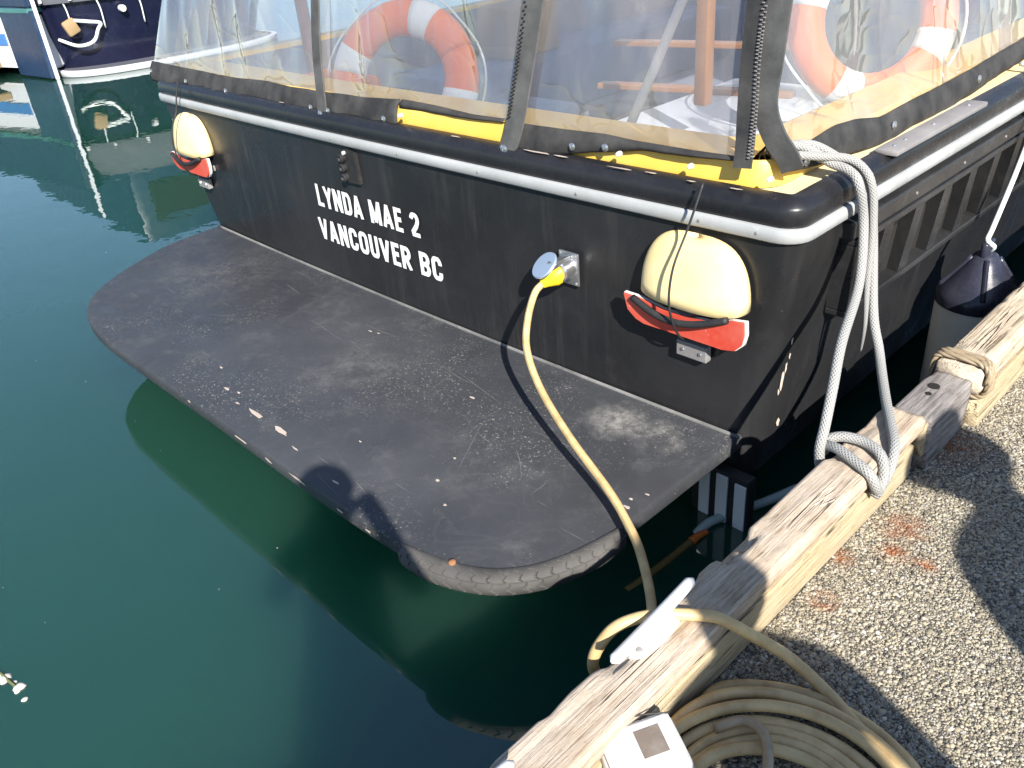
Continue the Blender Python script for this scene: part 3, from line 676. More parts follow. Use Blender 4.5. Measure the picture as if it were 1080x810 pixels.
# ---- shore power inlet
inl = empty('t', (0, 0, 0), None, None); bpy.data.objects.remove(inl)
sy = 2.137
ip = part(bm_obj('power_inlet', box_bm((-2.05, sy - .012, .742), (-1.955, sy, .872), .006), 'steel', autosmooth=35), boat)
def sub(o, p): o.parent = p; o.matrix_parent_inverse = p.matrix_world.inverted() if False else Matrix.Identity(4); return o
for dx in (-2.04, -1.966):
    for z in (.753, .861): sub(lathe('screw', [(0, 0), (.006, 0), (.005, .003), (0, .003)], 'greysteel', None, 8, (dx, sy - .012, z), 'Y'), ip)
sub(lathe('socket_ring', [(0, 0), (.042, 0), (.044, .02), (.04, .05), (.034, .055), (0, .055)], 'steel', None, 24, (-2.003, sy - .012, .81), 'Y'), ip)
lid = lathe('lid', [(0, -.006), (.054, -.006), (.057, 0), (.054, .006), (0, .007)], 'lidblue', None, 24)
lid.data.transform(Matrix.Translation((-2.035, 2.035, .842)) @ Matrix.Rotation(R(-18), 4, 'Y') @ Matrix.Rotation(R(38), 4, 'X')); sub(lid, ip)
hg = bm_obj('lid_hinge', box_bm((-2.02, 2.03, .838), (-1.985, 2.125, .862), .006), 'steel', autosmooth=35); sub(hg, ip)

# ---- lamp cowls (cream dome over a red half plate)
def cowl(cx, zc, y0, label_side):
    root_parts = []
    W, Hh, D = .202, .215, .095; V = []; F = []; nu, nv = 30, 14
    def spw(v_, e_): return math.copysign(abs(v_) ** e_, v_)
    for j in range(nv + 1):
        th = (math.pi / 2) * j / nv; ct = max(0, math.cos(th)) ** .62; stt = math.sin(th) ** .85
        for i in range(nu + 1):
            ph = math.pi * i / nu
            V.append((cx - W * spw(math.cos(ph), .8) * ct, y0 - .002 - D * max(0, math.sin(ph)) ** .7 * ct * (1 - .25 * stt), zc - .012 * math.sin(ph) + Hh * stt))
    for j in range(nv):
        for i in range(nu): a = j * (nu + 1) + i; F.append((a, a + 1, a + nu + 2, a + nu + 1))
    dome = mesh_obj('lamp_cowl', V, F, 'cream', None, True)
    sm = dome.modifiers.new('thick', 'SOLIDIFY'); sm.thickness = .006; sm.offset = -1
    part(dome, boat)
    def board(gr): return [(cx - .247 - gr, zc - .028), (cx - .19, zc - .030), (cx - .09, zc - .046), (cx, zc - .050), (cx + .09, zc - .042), (cx + .18, zc - .012), (cx + .222 + gr, zc - .004), (cx + .226 + gr, zc - .05), (cx + .218 + gr, zc - .088), (cx + .195, zc - .112 - gr * .7), (cx + .15, zc - .122 - gr), (cx, zc - .120 - gr), (cx - .16, zc - .122 - gr), (cx - .195 - gr * .6, zc - .112 - gr * .6), (cx - .23 - gr, zc - .085)]
    red = part(prism('red_plate', board(0), 'Y', y0 - .0652, y0 - .075, 'red', None, .002), boat)
    sub(prism('plate_backing', board(.005), 'Y', y0 - .05, y0 - .065, 'boxwhite', None, .002), red)
    for sx_ in (-1, 1):
        q = bm_obj('stand_off', box_bm((cx + sx_ * .15 - .015, y0 - .051, zc - .10), (cx + sx_ * .15 + .015, y0, zc - .07), .003), 'greysteel'); sub(q, red)
    pts = [(cx - .20 + .37 * t, y0 - .082 - .02 * math.sin(math.pi * t), zc - .030 - .042 * math.sin(math.pi * t) + .022 * t) for t in np.linspace(0, 1, 9)]
    sub(tube('rubber_lip', pts, .012, 'rubber', None, 8, 4), red)
    lamp = lathe('lamp', [(0, 0), (.06, 0), (.06, .05), (.045, .07), (0, .075)], 'intdark', None, 24, (cx, y0 - .002, zc + .0), 'Y'); part(lamp, boat)
    br = part(bm_obj('lamp_bracket', box_bm((cx - .055, y0 - .03, zc - .222), (cx + .065, y0, zc - .165), .003), 'greysteel'), boat)
    for dx in (-.03, .04): sub(lathe('screw', [(0, 0), (.008, 0), (.006, .004), (0, .004)], 'steel', None, 8, (cx + dx, y0 - .03, zc - .195), 'Y'), br)
    st = [(cx + .03, y0 - .03, 1.225), (cx + .02, y0 - .055, 1.15), (cx + .005, y0 - .075, zc + .24), (cx - .005, y0 - .125, zc + .14), (cx - .01, y0 - .138, zc + .03), (cx - .005, y0 - .118, zc - .06), (cx, y0 - .078, zc - .125), (cx, y0 - .02, zc - .145)]
    part(tube('lanyard', st, .0042, 'rubber', None, 6, 5), boat)
cowl(-1.458, .836, 2.15, 'r')
cowl(-4.985, .825, 2.155, 'l')

# ---- louvred vent on the starboard side
sx = -1.112
yy0, yy1, zz0, zz1 = 2.50, 5.0, .75, .978
vent = part(bm_obj('vent_panel', box_bm((sx - .06, yy0, zz0), (sx - .043, yy1, zz1)), 'darkhole'), boat)
def slab(name, lo, hi, m_, bev=.004): return sub(bm_obj(name, box_bm(lo, hi, bev), m_), vent)
slab('vent_frame', (sx - .06, yy0 - .03, zz1), (sx + .022, yy1, zz1 + .022), 'black')
slab('vent_frame', (sx - .06, yy0 - .03, zz0 - .022), (sx + .012, yy1, zz0), 'black')
slab('vent_frame', (sx - .06, yy0 - .03, zz0), (sx + .018, yy0, zz1), 'black')
for i in range(12):
    y = yy0 + .13 + i * .235
    if y > yy1 - .05: break
    V = []
    for z, x, dy in ((zz0 + .001, sx + .004, .0), (zz1 - .001, sx + .012, .06)):
        V += [(x, y + dy, z), (x, y + dy + .07, z), (x - .05, y + dy + .09, z), (x - .05, y + dy + .02, z)]
    F = [(0, 3, 2, 1), (4, 5, 6, 7), (0, 1, 5, 4), (1, 2, 6, 5), (2, 3, 7, 6), (3, 0, 4, 7)]
    sub(mesh_obj('vent_slat', V, F, 'black'), vent)
part(bm_obj('hull_strake', box_bm((-1.175, 2.45, 1.002), (-1.098, 7.5, 1.06), .006), 'black'), boat)
for y in (2.9, 3.3, 3.7, 4.1): part(lathe('rail_screw', [(0, 0), (.006, 0), (.005, .003), (0, .003)], 'greysteel', None, 8, (-1.098, y, 1.03), 'X'), boat)
# bolted splice plate on the starboard gunwale
sp = part(bm_obj('splice_plate', box_bm((-1.185, 2.72, 1.196), (-1.109, 3.46, 1.214), .005), 'greysteel', autosmooth=35), boat)
for y in (2.78, 2.86, 3.08, 3.38): sub(lathe('screw', [(0, 0), (.008, 0), (.006, .004), (0, .004)], 'steel', None, 8, (-1.147, y, 1.2135)), sp)

# ---- clear curtains
HT = [(-5.452, 1.285), (-4.973, 1.275), (-4.423, 1.27), (-4.093, 1.28), (-3.86, 1.272), (-3.596, 1.276), (-3.294, 1.278), (-3.005, 1.296), (-2.775, 1.293), (-2.557, 1.283), (-2.367, 1.286), (-2.271, 1.28), (-2.061, 1.285), (-1.89, 1.289), (-1.74, 1.284), (-1.597, 1.285), (-1.467, 1.285), (-1.33, 1.289)]
HB1 = [(-5.508, 1.181), (-4.854, 1.153), (-4.419, 1.164), (-4.105, 1.166), (-3.834, 1.153), (-3.584, 1.15), (-3.332, 1.161), (-3.155, 1.169), (-3.015, 1.178)]
HB2 = [(-3.0, 1.262), (-2.77, 1.264), (-2.553, 1.265), (-2.378, 1.272)]
HB3 = [(-2.366, 1.171), (-2.25, 1.173), (-2.067, 1.203), (-1.939, 1.226), (-1.798, 1.247), (-1.734, 1.258), (-1.593, 1.264), (-1.464, 1.268), (-1.33, 1.278)]
def interp(t, x): return float(np.interp(x, [p[0] for p in t], [p[1] for p in t]))
KL = .3
def cy(x, z): return 2.2 + KL * (z - 1.2)
def ribbon(name, tops, bots, yfun, m_, parent, n=60, thick=.007, fold=.006, axis='x'):
    x0 = max(tops[0][0], bots[0][0]); x1 = min(tops[-1][0], bots[-1][0]); V = []; F = []; nz = 7
    for i in range(n + 1):
        x = x0 + (x1 - x0) * i / n; a = interp(tops, x); b = interp(bots, x)
        for s_ in (0, 1):
            for q in range(nz + 1):
                t = q / nz; z = b + (a - b) * t
                o = yfun(x, z) - .012 - fold * (mnoise.noise((x * 4, z * 3, 3)) * 1.2 + mnoise.noise((x * 12, z * 9, 1)) * .7) * (1.2 - t * .6) - .012 * math.sin(t * math.pi) + s_ * thick
                V.append((x, o, z) if axis == 'x' else (-o, x, z))
    st = 2 * (nz + 1)
    for i in range(n):
        for q in range(nz): a = i * st + q; F.append((a, a + 1, a + st + 1, a + st)); b = a + nz + 1; F.append((b, b + st, b + st + 1, b + 1))
        a = i * st; b = a + nz + 1; F.append((a, a + st, b + st, b)); F.append((a + nz, b + nz, b + nz + st, a + nz + st))
    for i in (0, n):
        for q in range(nz): a = i * st + q; b = a + nz + 1; F.append((a, b, b + 1, a + 1))
    o = mesh_obj(name, V, F, m_, None, True); bm = bmesh.new(); bm.from_mesh(o.data); bmesh.ops.recalc_face_normals(bm, faces=bm.faces); bm.to_mesh(o.data); bm.free()
    return part(o, parent)
def snap(x, z, hem, y=None, big=1.0, axis='Y'):
    yv = cy(x, z) - .028 if y is None else y
    if axis == 'Y': o = lathe('snap', [(0, 0), (.0135 * big, 0), (.014 * big, .004), (.010 * big, .0075), (.004, .008), (.003, .005), (0, .005)], 'steel', None, 12, (x, yv, z), 'Y')
    else: o = lathe('snap', [(0, 0), (.0135 * big, 0), (.014 * big, .004), (.010 * big, .0075), (.004, .008), (.003, .005), (0, .005)], 'steel', None, 12, (x, z, y), 'X')
    return sub(o, hem)
h1 = ribbon('curtain_hem', HT, HB1, cy, 'hem', boat, 140, .007, .017)
for x, z in ((-5.42, 1.235), (-4.96, 1.215), (-4.49, 1.205), (-3.66, 1.205), (-3.515, 1.205), (-3.09, 1.215)): snap(x, z, h1)
h2 = ribbon('curtain_hem', HT, HB2, cy, 'hem', boat, 30, .006, .004)
h3 = ribbon('curtain_hem', HT, HB3, cy, 'hem', boat, 60, .007, .006)
for x, z in ((-2.01, 1.24), (-1.865, 1.255)): snap(x, z, h3)
TOPZ = 2.6
def pane(name, x0f, x1f, ztop, n=80, mz=50, seed=0):
    V = []; F = []
    for j in range(mz + 1):
        t = j / mz
        for i in range(n + 1):
            s_ = i / n; x0 = x0f(t); x1 = x1f(t); x = x0 + (x1 - x0) * s_; zb = interp(HT, x) - .01; z = zb + (ztop - zb) * t
            e = math.sin(math.pi * s_) ** .5 * math.sin(math.pi * min(1, t * 1.0)) ** .5
            q_ = 1 - abs(mnoise.noise((x * 3.1 + z * .8 + seed, z * .9, seed + 2))) * 2.2
            dy = .05 * e * mnoise.noise((x * 2.0 + seed, z * 1.3, seed)) + .018 * e * mnoise.noise((x * 6 + seed, z * 3, 5)) - .022 * e * max(0, q_) ** 3 - .02 * e
            V.append((x, cy(x, z) + dy, z))
    for j in range(mz):
        for i in range(n): a = j * (n + 1) + i; F.append((a, a + 1, a + n + 2, a + n + 1))
    return part(mesh_obj(name, V, F, 'vinyl', None, True), boat)
s1 = lambda t: -3.545 - .10 * t * 2.0; s2 = lambda t: -2.30 + .02 * t; s3 = lambda t: -1.335 - .07 * t * 2.2
pane('clear_panel', lambda t: -5.45 + .45 * t, s1, TOPZ, seed=1); pane('clear_panel', s1, s2, TOPZ, seed=8); pane('clear_panel', s2, s3, TOPZ, seed=15)
def strap(name, pts, wd, m_='strap', off_y=-.02, parent=None, widthdir=(1, 0, 0), thick=.008):
    P = catmull(pts, 6); V = []; F = []; wv = Vector(widthdir)
    for i, p in enumerate(P):
        t = (P[min(i + 1, len(P) - 1)] - P[max(i - 1, 0)]).normalized(); u = (wv - t * wv.dot(t)).normalized(); n = t.cross(u)
        ww = (wd(i / (len(P) - 1)) if callable(wd) else wd) / 2
        bow = .0025 * mnoise.noise((p.x * 9, p.y * 9, p.z * 9))
        for a, b in ((-1, 0), (-.5, .003), (.5, .003), (1, 0)): V.append(p + u * a * ww + n * (b + bow))
        for a in (1, -1): V.append(p + u * a * ww - n * thick)
    for i in range(len(P) - 1):
        for j in range(6): a = i * 6 + j; b = i * 6 + (j + 1) % 6; F.append((a, b, b + 6, a + 6))
    F.append((5, 4, 3, 2, 1, 0)); F.append(tuple((len(P) - 1) * 6 + j for j in range(6)))
    o = mesh_obj(name, V, F, m_, None, False); bm = bmesh.new(); bm.from_mesh(o.data); bmesh.ops.recalc_face_normals(bm, faces=bm.faces); bm.to_mesh(o.data); bm.free()
    return part(o, parent or boat)
def on(x, z, d=-.03): return (x, cy(x, z) + d, z)
st1 = strap('zipper_strap', [on(-3.55, 1.15, -.036), on(-3.56, 1.22), on(-3.585, 1.30), on(-3.63, 1.457), on(-3.66, 1.65), on(-3.70, 2.0), on(-3.75, 2.58)], .062)
st2 = strap('zipper_strap', [on(-2.325, 1.167, -.036), on(-2.31, 1.22), on(-2.295, 1.30), on(-2.285, 1.47), on(-2.28, 1.68), on(-2.28, 2.0), on(-2.28, 2.58)], lambda t: .078 + .03 * t)
st3 = strap('zipper_strap', [on(-1.338, 1.265), on(-1.345, 1.33), on(-1.362, 1.42), on(-1.385, 1.56), on(-1.40, 1.70), on(-1.43, 2.0), on(-1.48, 2.58)], lambda t: .06, 'hem')
st4 = strap('zipper_strap', [(-1.215, 2.262, 1.262), (-1.235, 2.258, 1.30), (-1.28, 2.255, 1.355), (-1.318, 2.262, 1.435), (-1.325, 2.29, 1.56), (-1.335, 2.33, 1.70), (-1.36, 2.42, 2.0), (-1.40, 2.59, 2.58)], lambda t: .075)
def zipper(st, pts, r=.0035):
    P = catmull(pts, 26); bm = bmesh.new()
    for i, p in enumerate(P):
        d = .0045 if i % 2 else -.0045
        box_bm((p.x + d - .0036, p.y - .003, p.z - .0016), (p.x + d + .0036, p.y + .002, p.z + .0016), 0, 1, bm)
    o = bm_obj('zipper_teeth', bm, 'rubber' if st is not st3 else 'greysteel'); o.parent = st; o['kind'] = 'stuff'; o.matrix_parent_inverse = Matrix.Identity(4); return o
zipper(st2, [on(-2.325, 1.30, -.042), on(-2.315, 1.47, -.042), on(-2.31, 1.68, -.042), on(-2.31, 2.2, -.042)])
zipper(st3, [on(-1.315, 1.30, -.043), on(-1.33, 1.42, -.043), on(-1.355, 1.56, -.043), on(-1.37, 1.70, -.043), on(-1.40, 2.0, -.043)])
snap(-2.325, 1.195, st2, cy(0, 1.195) - .045, 1.3); snap(-3.553, 1.19, st1, cy(0, 1.19) - .044, 1.2)
# starboard side curtain: coordinates along y, leaning inboard
SX = lambda y, z: 1.24 + KL * (z - 1.2)          # = -x
ST = [(2.262, 1.275), (2.322, 1.291), (2.429, 1.296), (2.59, 1.308), (2.736, 1.296), (2.887, 1.269), (3.036, 1.272), (3.355, 1.275), (3.794, 1.286), (4.243, 1.305), (6.5, 1.30)]
SB = [(2.262, 1.25), (2.368, 1.232), (2.5, 1.216), (2.685, 1.204), (2.836, 1.185), (3.006, 1.185), (3.172, 1.183), (3.453, 1.186), (3.769, 1.204), (4.221, 1.226), (6.5, 1.22)]
h4 = ribbon('curtain_hem', ST, SB, lambda y, z: SX(y, z), 'hem', boat, 110, .007, .008, axis='y')
for y, z in ((2.36, 1.26), (2.93, 1.235), (3.66, 1.245)): snap(-SX(y, z) + .028, y, h4, z, 1.1, 'X')
V = []; F = []; n, mz = 60, 30
for j in range(mz + 1):
    t = j / mz
    for i in range(n + 1):
        y = 2.262 + .36 * t + (6.5 - 2.262 - .36 * t) * i / n; zb = interp(ST, y) - .01; z = zb + (TOPZ - zb) * t
        e = min(1, i / 6) * math.sin(math.pi * t) ** .5
        d = .05 * e * mnoise.noise((y * 2.2, z * 2, 4)) + .016 * e * mnoise.noise((y * 7, z * 5, 9))
        V.append((-SX(y, z) + d, y, z))
for j in range(mz):
    for i in range(n): a = j * (n + 1) + i; F.append((a, a + 1, a + n + 2, a + n + 1))
part(mesh_obj('clear_panel', V, F, 'vinyl', None, True), boat)
# port side curtain
V = []; F = []
for j in range(7):
    t = j / 6
    for i in range(9): y = 2.23 + .38 * t + (7 - 2.6) * i / 8; V.append((-5.2 + .35 * t, y, 1.27 + (TOPZ - 1.27) * t))
for j in range(6):
    for i in range(8): a = j * 9 + i; F.append((a, a + 1, a + 10, a + 9))
part(mesh_obj('clear_panel', V, F, 'vinyl', None, True), boat)
m = mat('pale_canvas_roof', (.7, .7, .68), .8); k = N(m); tl_ = k.n('ShaderNodeBsdfTranslucent'); tl_.inputs[0].default_value = (.8, .8, .78, 1); mxs = k.n('ShaderNodeMixShader'); mxs.inputs[0].default_value = .6
k.l(k.b.outputs[0], mxs.inputs[1]); k.l(tl_.outputs[0], mxs.inputs[2]); k.l(mxs.outputs[0], m.node_tree.nodes['Material Output'].inputs[0]); MT['roof'] = m
part(bm_obj('canopy_roof', box_bm((-4.95, 2.58, TOPZ - .02), (-1.58, 7.6, TOPZ + .02), .01), 'roof', autosmooth=40), boat)
# ---- interior
def ibox(name, lo, hi, m_, bev=.02): return part(bm_obj(name, box_bm(lo, hi, bev), m_, autosmooth=40), boat)
ibox('engine_box', (-2.75, 3.25, .62), (-1.75, 4.35, 1.0), 'intwhite', .03)
ibox('bench', (-4.8, 3.5, .62), (-4.2, 6.6, 1.02), 'bluepad', .04)
ibox('bench', (-2.0, 4.7, .62), (-1.55, 6.8, 1.02), 'bluepad', .04)
ibox('locker', (-3.5, 5.6, .62), (-2.5, 6.4, 1.25), 'intdark', .03)
ibox('console', (-4.4, 7.0, .62), (-2.0, 7.5, 2.3), 'intdark', .04)
ibox('seat_cushion', (-4.75, 2.62, 1.0), (-4.2, 3.0, 1.16), 'orange', .05)
ibox('locker', (-3.2, 2.75, .62), (-2.45, 3.1, 1.05), 'intdark', .03)
ibox('seat_cushion', (-3.15, 2.8, 1.052), (-2.75, 3.08, 1.13), 'bluepad', .03)
ibox('dash_box', (-4.6, 4.1, 1.02), (-4.3, 4.6, 1.35), 'tan', .03)
ibox('hatch', (-3.9, 4.4, .62), (-3.1, 5.2, .70), 'intdark', .02)
ibox('seat_cushion', (-1.95, 4.9, 1.022), (-1.6, 5.5, 1.14), 'intdark', .04)
ibox('canopy_post', (-2.20, 3.17, 1.15), (-2.14, 3.23, 2.58), 'wood_int', .008)
ibox('canopy_post', (-4.93, 2.95, 1.0), (-4.87, 3.01, 2.58), 'wood_int', .008)
part(bm_obj('bench_slat', box_bm((-3.3, 3.9, 1.0), (-2.2, 3.98, 1.03), .006, rot=Matrix.Rotation(R(12), 3, 'Z')), 'wood_int'), boat)
part(bm_obj('bench_slat', box_bm((-3.5, 4.3, 1.15), (-2.3, 4.38, 1.18), .006, rot=Matrix.Rotation(R(12), 3, 'Z')), 'wood_int'), boat)
part(tube('canopy_pole', [(-1.985, 2.45, 1.225), (-1.858, 2.60, 1.655), (-1.70, 2.78, 2.2), (-1.6, 2.9, 2.57)], .017, 'alu', None, 12, 4), boat)

# ------------------------------------------------------------------ lifebuoys (hung inside the curtains)
def lifebuoy(loc, face, label, Rr=.27, rr=.075, roll=0):
    e = empty('lifebuoy', loc, label, 'lifebuoy', 'lifebuoys inside the curtains')
    q = Vector(face).to_track_quat('Z', 'Y').to_matrix().to_4x4() @ Matrix.Rotation(R(roll), 4, 'Z')
    def torus(a0, a1, r2, name, m_, k=1.0):
        V = []; F = []; nu = max(4, int(abs(a1 - a0) / 6)); nv = 16
        for i in range(nu + 1):
            a = R(a0 + (a1 - a0) * i / nu)
            for j in range(nv):
                b = 2 * math.pi * j / nv; rad = Rr + r2 * math.cos(b); V.append((q @ Vector((rad * math.cos(a), rad * math.sin(a), r2 * math.sin(b) * .8))))
        for i in range(nu):
            for j in range(nv): F.append((i * nv + j, (i + 1) * nv + j, (i + 1) * nv + (j + 1) % nv, i * nv + (j + 1) % nv))
        F.append(tuple(range(nv))); F.append(tuple(nu * nv + j for j in range(nv - 1, -1, -1)))
        return mesh_obj(name, V, F, m_, e, True)
    torus(0, 359.9, rr, 'ring', 'orange')
    for a in (45, 135, 225, 315): torus(a - 11, a + 11, rr * 1.03, 'band', 'buoywhite')
    pts = []
    for i in range(33):
        a = 2 * math.pi * i / 32; rad = Rr + rr * 1.12 + .03 * abs(math.sin(2 * a + .8 * math.pi)); pts.append(q @ Vector((rad * math.cos(a), rad * math.sin(a), 0)))
    tube('grab_line', pts, .006, 'whiteline', e, 6, 2)
    return e
lifebuoy((-3.66, 2.74, 1.21), (.45, -.8, .35), 'orange lifebuoy with white bands behind the middle clear panel', .31, .088, 25)
lifebuoy((-1.60, 3.50, 1.47), (.75, -.6, .25), 'orange lifebuoy leaning behind the side curtain near the corner', .27, .072, 20)

# ------------------------------------------------------------------ shore power cord
cord = empty('power_cord', (-1.9, 1.8, .35), 'dirty yellow shore power cord from the transom plug to the dock coil', 'power cord')
plug = lathe('plug', [(0, 0), (.036, 0), (.039, .012), (.039, .05), (.033, .062), (.022, .085), (.017, .10), (0, .10)], 'plugyellow', None, 22)
plug.data.transform(Matrix.Translation((-2.003, 2.105, .812)) @ Matrix.Rotation(R(28), 4, 'X') @ Matrix.Rotation(R(-25), 4, 'Z') @ Matrix.Rotation(R(90), 4, 'X')); part(plug, cord)
cpts = [(-2.040, 2.035, .776), (-2.045, 1.985, .748), (-1.99, 1.885, .69), (-1.931, 1.816, .62), (-1.798, 1.739, .55), (-1.59, 1.65, .49), (-1.362, 1.567, .44), (-1.246, 1.512, .415), (-1.123, 1.427, .41), (-.95, 1.25, .44), (-.90, 1.13, .42), (-.89, 1.04, .42), (-.895, .975, .50), (-.885, .96, .58), (-.868, .998, .636), (-.842, 1.042, .654), (-.803, 1.098, .652), (-.749, 1.142, .652), (-.706, 1.17, .648), (-.655, 1.222, .59), (-.595, 1.271, .53), (-.506, 1.281, .482), (-.397, 1.239, .475), (-.30, 1.19, .472)]
turns = [(-.42, .95, .295), (-.455, .995, .28), (-.405, .935, .288), (-.41, .935, .262), (-.412, .935, .232), (-.415, .935, .207), (-.42, .935, .182), (-.43, .94, .155)]
a0 = math.atan2(1.19 - .95, -.30 + .44)
for i in range(len(turns) - 1):
    for q in range(18):
        f = q / 18; a = a0 - 2 * math.pi * (i + f) - .25; A_, B_ = turns[i], turns[i + 1]
        X_, Y_, r_ = [A_[j] + (B_[j] - A_[j]) * f for j in range(3)]; r_ += .005 * math.sin(3 * a + i * 1.7)
        cpts.append((X_ + r_ * math.cos(a), Y_ + r_ * math.sin(a), DZ + .016 + .003 * i + .012 * (.5 + .5 * math.sin(a * 2 + i * 1.3)) + (.022 if i in (1, 2) else 0)))
cp = [p for p in cpts]
# keep the coil out of the rail: ride up where it nears the base board
cp = [(max(p[0], -.684) if (i > 23) else p[0], p[1], p[2]) for i, p in enumerate(cp)]
part(tube('cord', cp, .0135, 'cable', None, 10, 6), cord)
part(tube('cord_tail', [(-.62, 1.03, .50), (-.58, 1.075, .515), (-.53, 1.07, .52), (-.49, 1.02, .515), (-.47, .96, .51), (-.47, .86, .50)], .011, MT['twine'], None, 8, 6), cord)

# ------------------------------------------------------------------ white inline box on the coil
jb = empty('outlet_box', (-.64, .80, .5), 'white plastic outlet box with brown label lying against the timber rail', 'outlet box')
rot = Matrix.Rotation(R(-30), 4, 'Z') @ Matrix.Rotation(R(6), 4, 'X')
def jloc(o): o.data.transform(Matrix.Translation((-.648, .842, .555)) @ rot); part(o, jb); return o
jloc(bm_obj('case', box_bm((-.062, -.085, -.06), (.062, .075, .045), .014, 3), 'boxwhite', autosmooth=40))
jloc(bm_obj('lid', box_bm((-.055, -.078, .0455), (.055, .068, .060), .010, 3), 'boxwhite', autosmooth=40))
jloc(bm_obj('label_window', box_bm((-.032, -.012, .0601), (.030, .040, .0612), .0004, 1), 'label'))
for i in range(5): jloc(lathe('vent_hole', [(0, 0), (.003, 0), (.003, .001), (0, .001)], 'darkhole', None, 8, (-.0625, -.05 + i * .022, .02), 'X'))
jloc(tube('latch_wire', [(-.06, -.07, .05), (-.066, 0, .058), (-.05, .072, .055)], .0018, 'rubber', None, 6, 6))

# ------------------------------------------------------------------ cleats
def cleat(loc, rz, label):
    e = empty('cleat', loc, label, 'cleat', 'white cleats on the timber rail'); e.rotation_euler = (0, 0, rz); e.scale = (.92, .92, .88)
    bm = bmesh.new(); P = []; n = 24
    ns = 14; rings = []
    for i in range(n + 1):
        t = -1 + 2 * i / n; y = t * .165; wd = .0165 * (1 - .12 * t * t) * (1 if abs(t) < .93 else math.sqrt(max(.05, 1 - ((abs(t) - .93) / .07) ** 2)))
        ht = .011 * (1 if abs(t) < .93 else math.sqrt(max(.05, 1 - ((abs(t) - .93) / .07) ** 2))); zc = .037 + .005 * t * t
        rings.append([bm.verts.new((wd * math.cos(2 * math.pi * j / ns), y, zc + ht * math.sin(2 * math.pi * j / ns))) for j in range(ns)])
    for a, b in zip(rings, rings[1:]):
        for j in range(ns): bm.faces.new((a[j], a[(j + 1) % ns], b[(j + 1) % ns], b[j]))
    bm.faces.new(rings[0][::-1]); bm.faces.new(rings[-1]); bm_obj('horn', bm, 'whitepaint', e, True)
    for s_ in (-1, 1):
        o = lathe('leg', [(.030, 0), (.024, .012), (.019, .022), (.018, .034)], 'whitepaint', e, 16, (0, s_ * .045, 0))
    o = lathe('base_plate', [(.0, -.012), (1.0, -.012), (1.0, .002), (.93, .007), (.6, .010), (0, .011)], 'whitepaint', e, 28)
    for v_ in o.data.vertices: v_.co.x *= .036; v_.co.y *= .098
    for s_ in (-1, 1): lathe('bolt', [(0, 0), (.009, 0), (.007, .004), (0, .005)], 'greysteel', e, 10, (.010, s_ * .074, .008))
    return e
cleat((-.795, 1.055, .642), R(3), 'white painted cleat with the yellow cord passing under its horn')
e2 = cleat((-.785, .462, .642), R(-4), 'white cleat cut off by the bottom edge beside the outlet box')

# ------------------------------------------------------------------ grey mooring rope
mr = empty('mooring_rope', (-.80, 1.9, .64), 'grey braided mooring rope from the gunwale looped round the timber rail', 'rope')
strand1 = [(-1.33, 2.30, 1.30), (-1.25, 2.36, 1.30), (-1.17, 2.40, 1.252), (-1.11, 2.40, 1.236), (-1.072, 2.392, 1.20), (-1.055, 2.42, 1.07), (-1.0, 2.315, .934), (-.93, 2.093, .859), (-.885, 1.972, .779), (-.862, 1.903, .70), (-.858, 1.88, .63), (-.85, 1.90, .56), (-.80, 1.93, .545), (-.70, 1.90, .56), (-.684, 1.86, .60), (-.70, 1.845, .645), (-.75, 1.86, .656), (-.81, 1.885, .656), (-.852, 1.905, .64)]
strand2 = [(-1.33, 2.34, 1.29), (-1.25, 2.42, 1.29), (-1.17, 2.455, 1.25), (-1.11, 2.46, 1.232), (-1.07, 2.462, 1.19), (-1.056, 2.496, 1.02), (-.99, 2.425, .80), (-.94, 2.385, .705), (-.881, 2.294, .668), (-.812, 2.177, .656), (-.748, 2.069, .656), (-.70, 1.985, .650), (-.684, 1.925, .61), (-.69, 1.87, .562)]
strand3 = [(-.865, 1.92, .60), (-.86, 1.925, .642), (-.825, 1.945, .658), (-.77, 1.955, .658), (-.715, 1.935, .652), (-.686, 1.905, .615), (-.684, 1.87, .57)]
part(tube('strand', strand1, .0145, 'rope', None, 12, 8), mr); part(tube('strand', strand2, .0145, 'rope', None, 12, 8), mr); part(tube('strand', strand3, .0145, 'rope', None, 12, 8), mr)
part(tube('strand', [(-1.30, 2.28, 1.29), (-1.2, 2.37, 1.275), (-1.12, 2.43, 1.26), (-1.06, 2.44, 1.2), (-1.04, 2.45, 1.06), (-1.02, 2.42, .9), (-1.0, 2.40, .77), (-1.005, 2.41, .66)], lambda t: .013 if t < .55 else .013 - .010 * (t - .55) / .45, 'rope', None, 10, 8), mr)

# ------------------------------------------------------------------ fender
fd = empty('fender', (-.995, 3.42, .05), 'off-white cylindrical fender with dark blue cap between hull and dock', 'fender')
fx, fyy = -.995, 3.42
part(lathe('body', [(0, -.12), (.08, -.12), (.145, -.05), (.15, .0), (.15, .46), (.147, .49), (0, .49)], 'fenderbody', None, 36, (fx, fyy, 0)), fd)
cap = part(lathe('cap', [(.153, .455), (.156, .485), (.152, .505), (.135, .525), (.06, .625), (.042, .655), (.03, .662), (0, .662)], 'fendertop', None, 36, (fx, fyy, 0)), fd)
for i in range(4):
    a = R(25 + 90 * i); c_, s_ = math.cos(a), math.sin(a)
    p = [Vector((fx + c_ * r_, fyy + s_ * r_, z)) for r_, z in ((.145, .513), (.10, .567), (.045, .645))]
    q = tube('rib', p, .011, 'fendertop', None, 6, 4); sub(q, cap)
ear = bm_obj('eye', box_bm((fx - .014, fyy - .045, .65), (fx + .014, fyy + .045, .712), .012, 3), 'fendertop', autosmooth=40); sub(ear, cap)
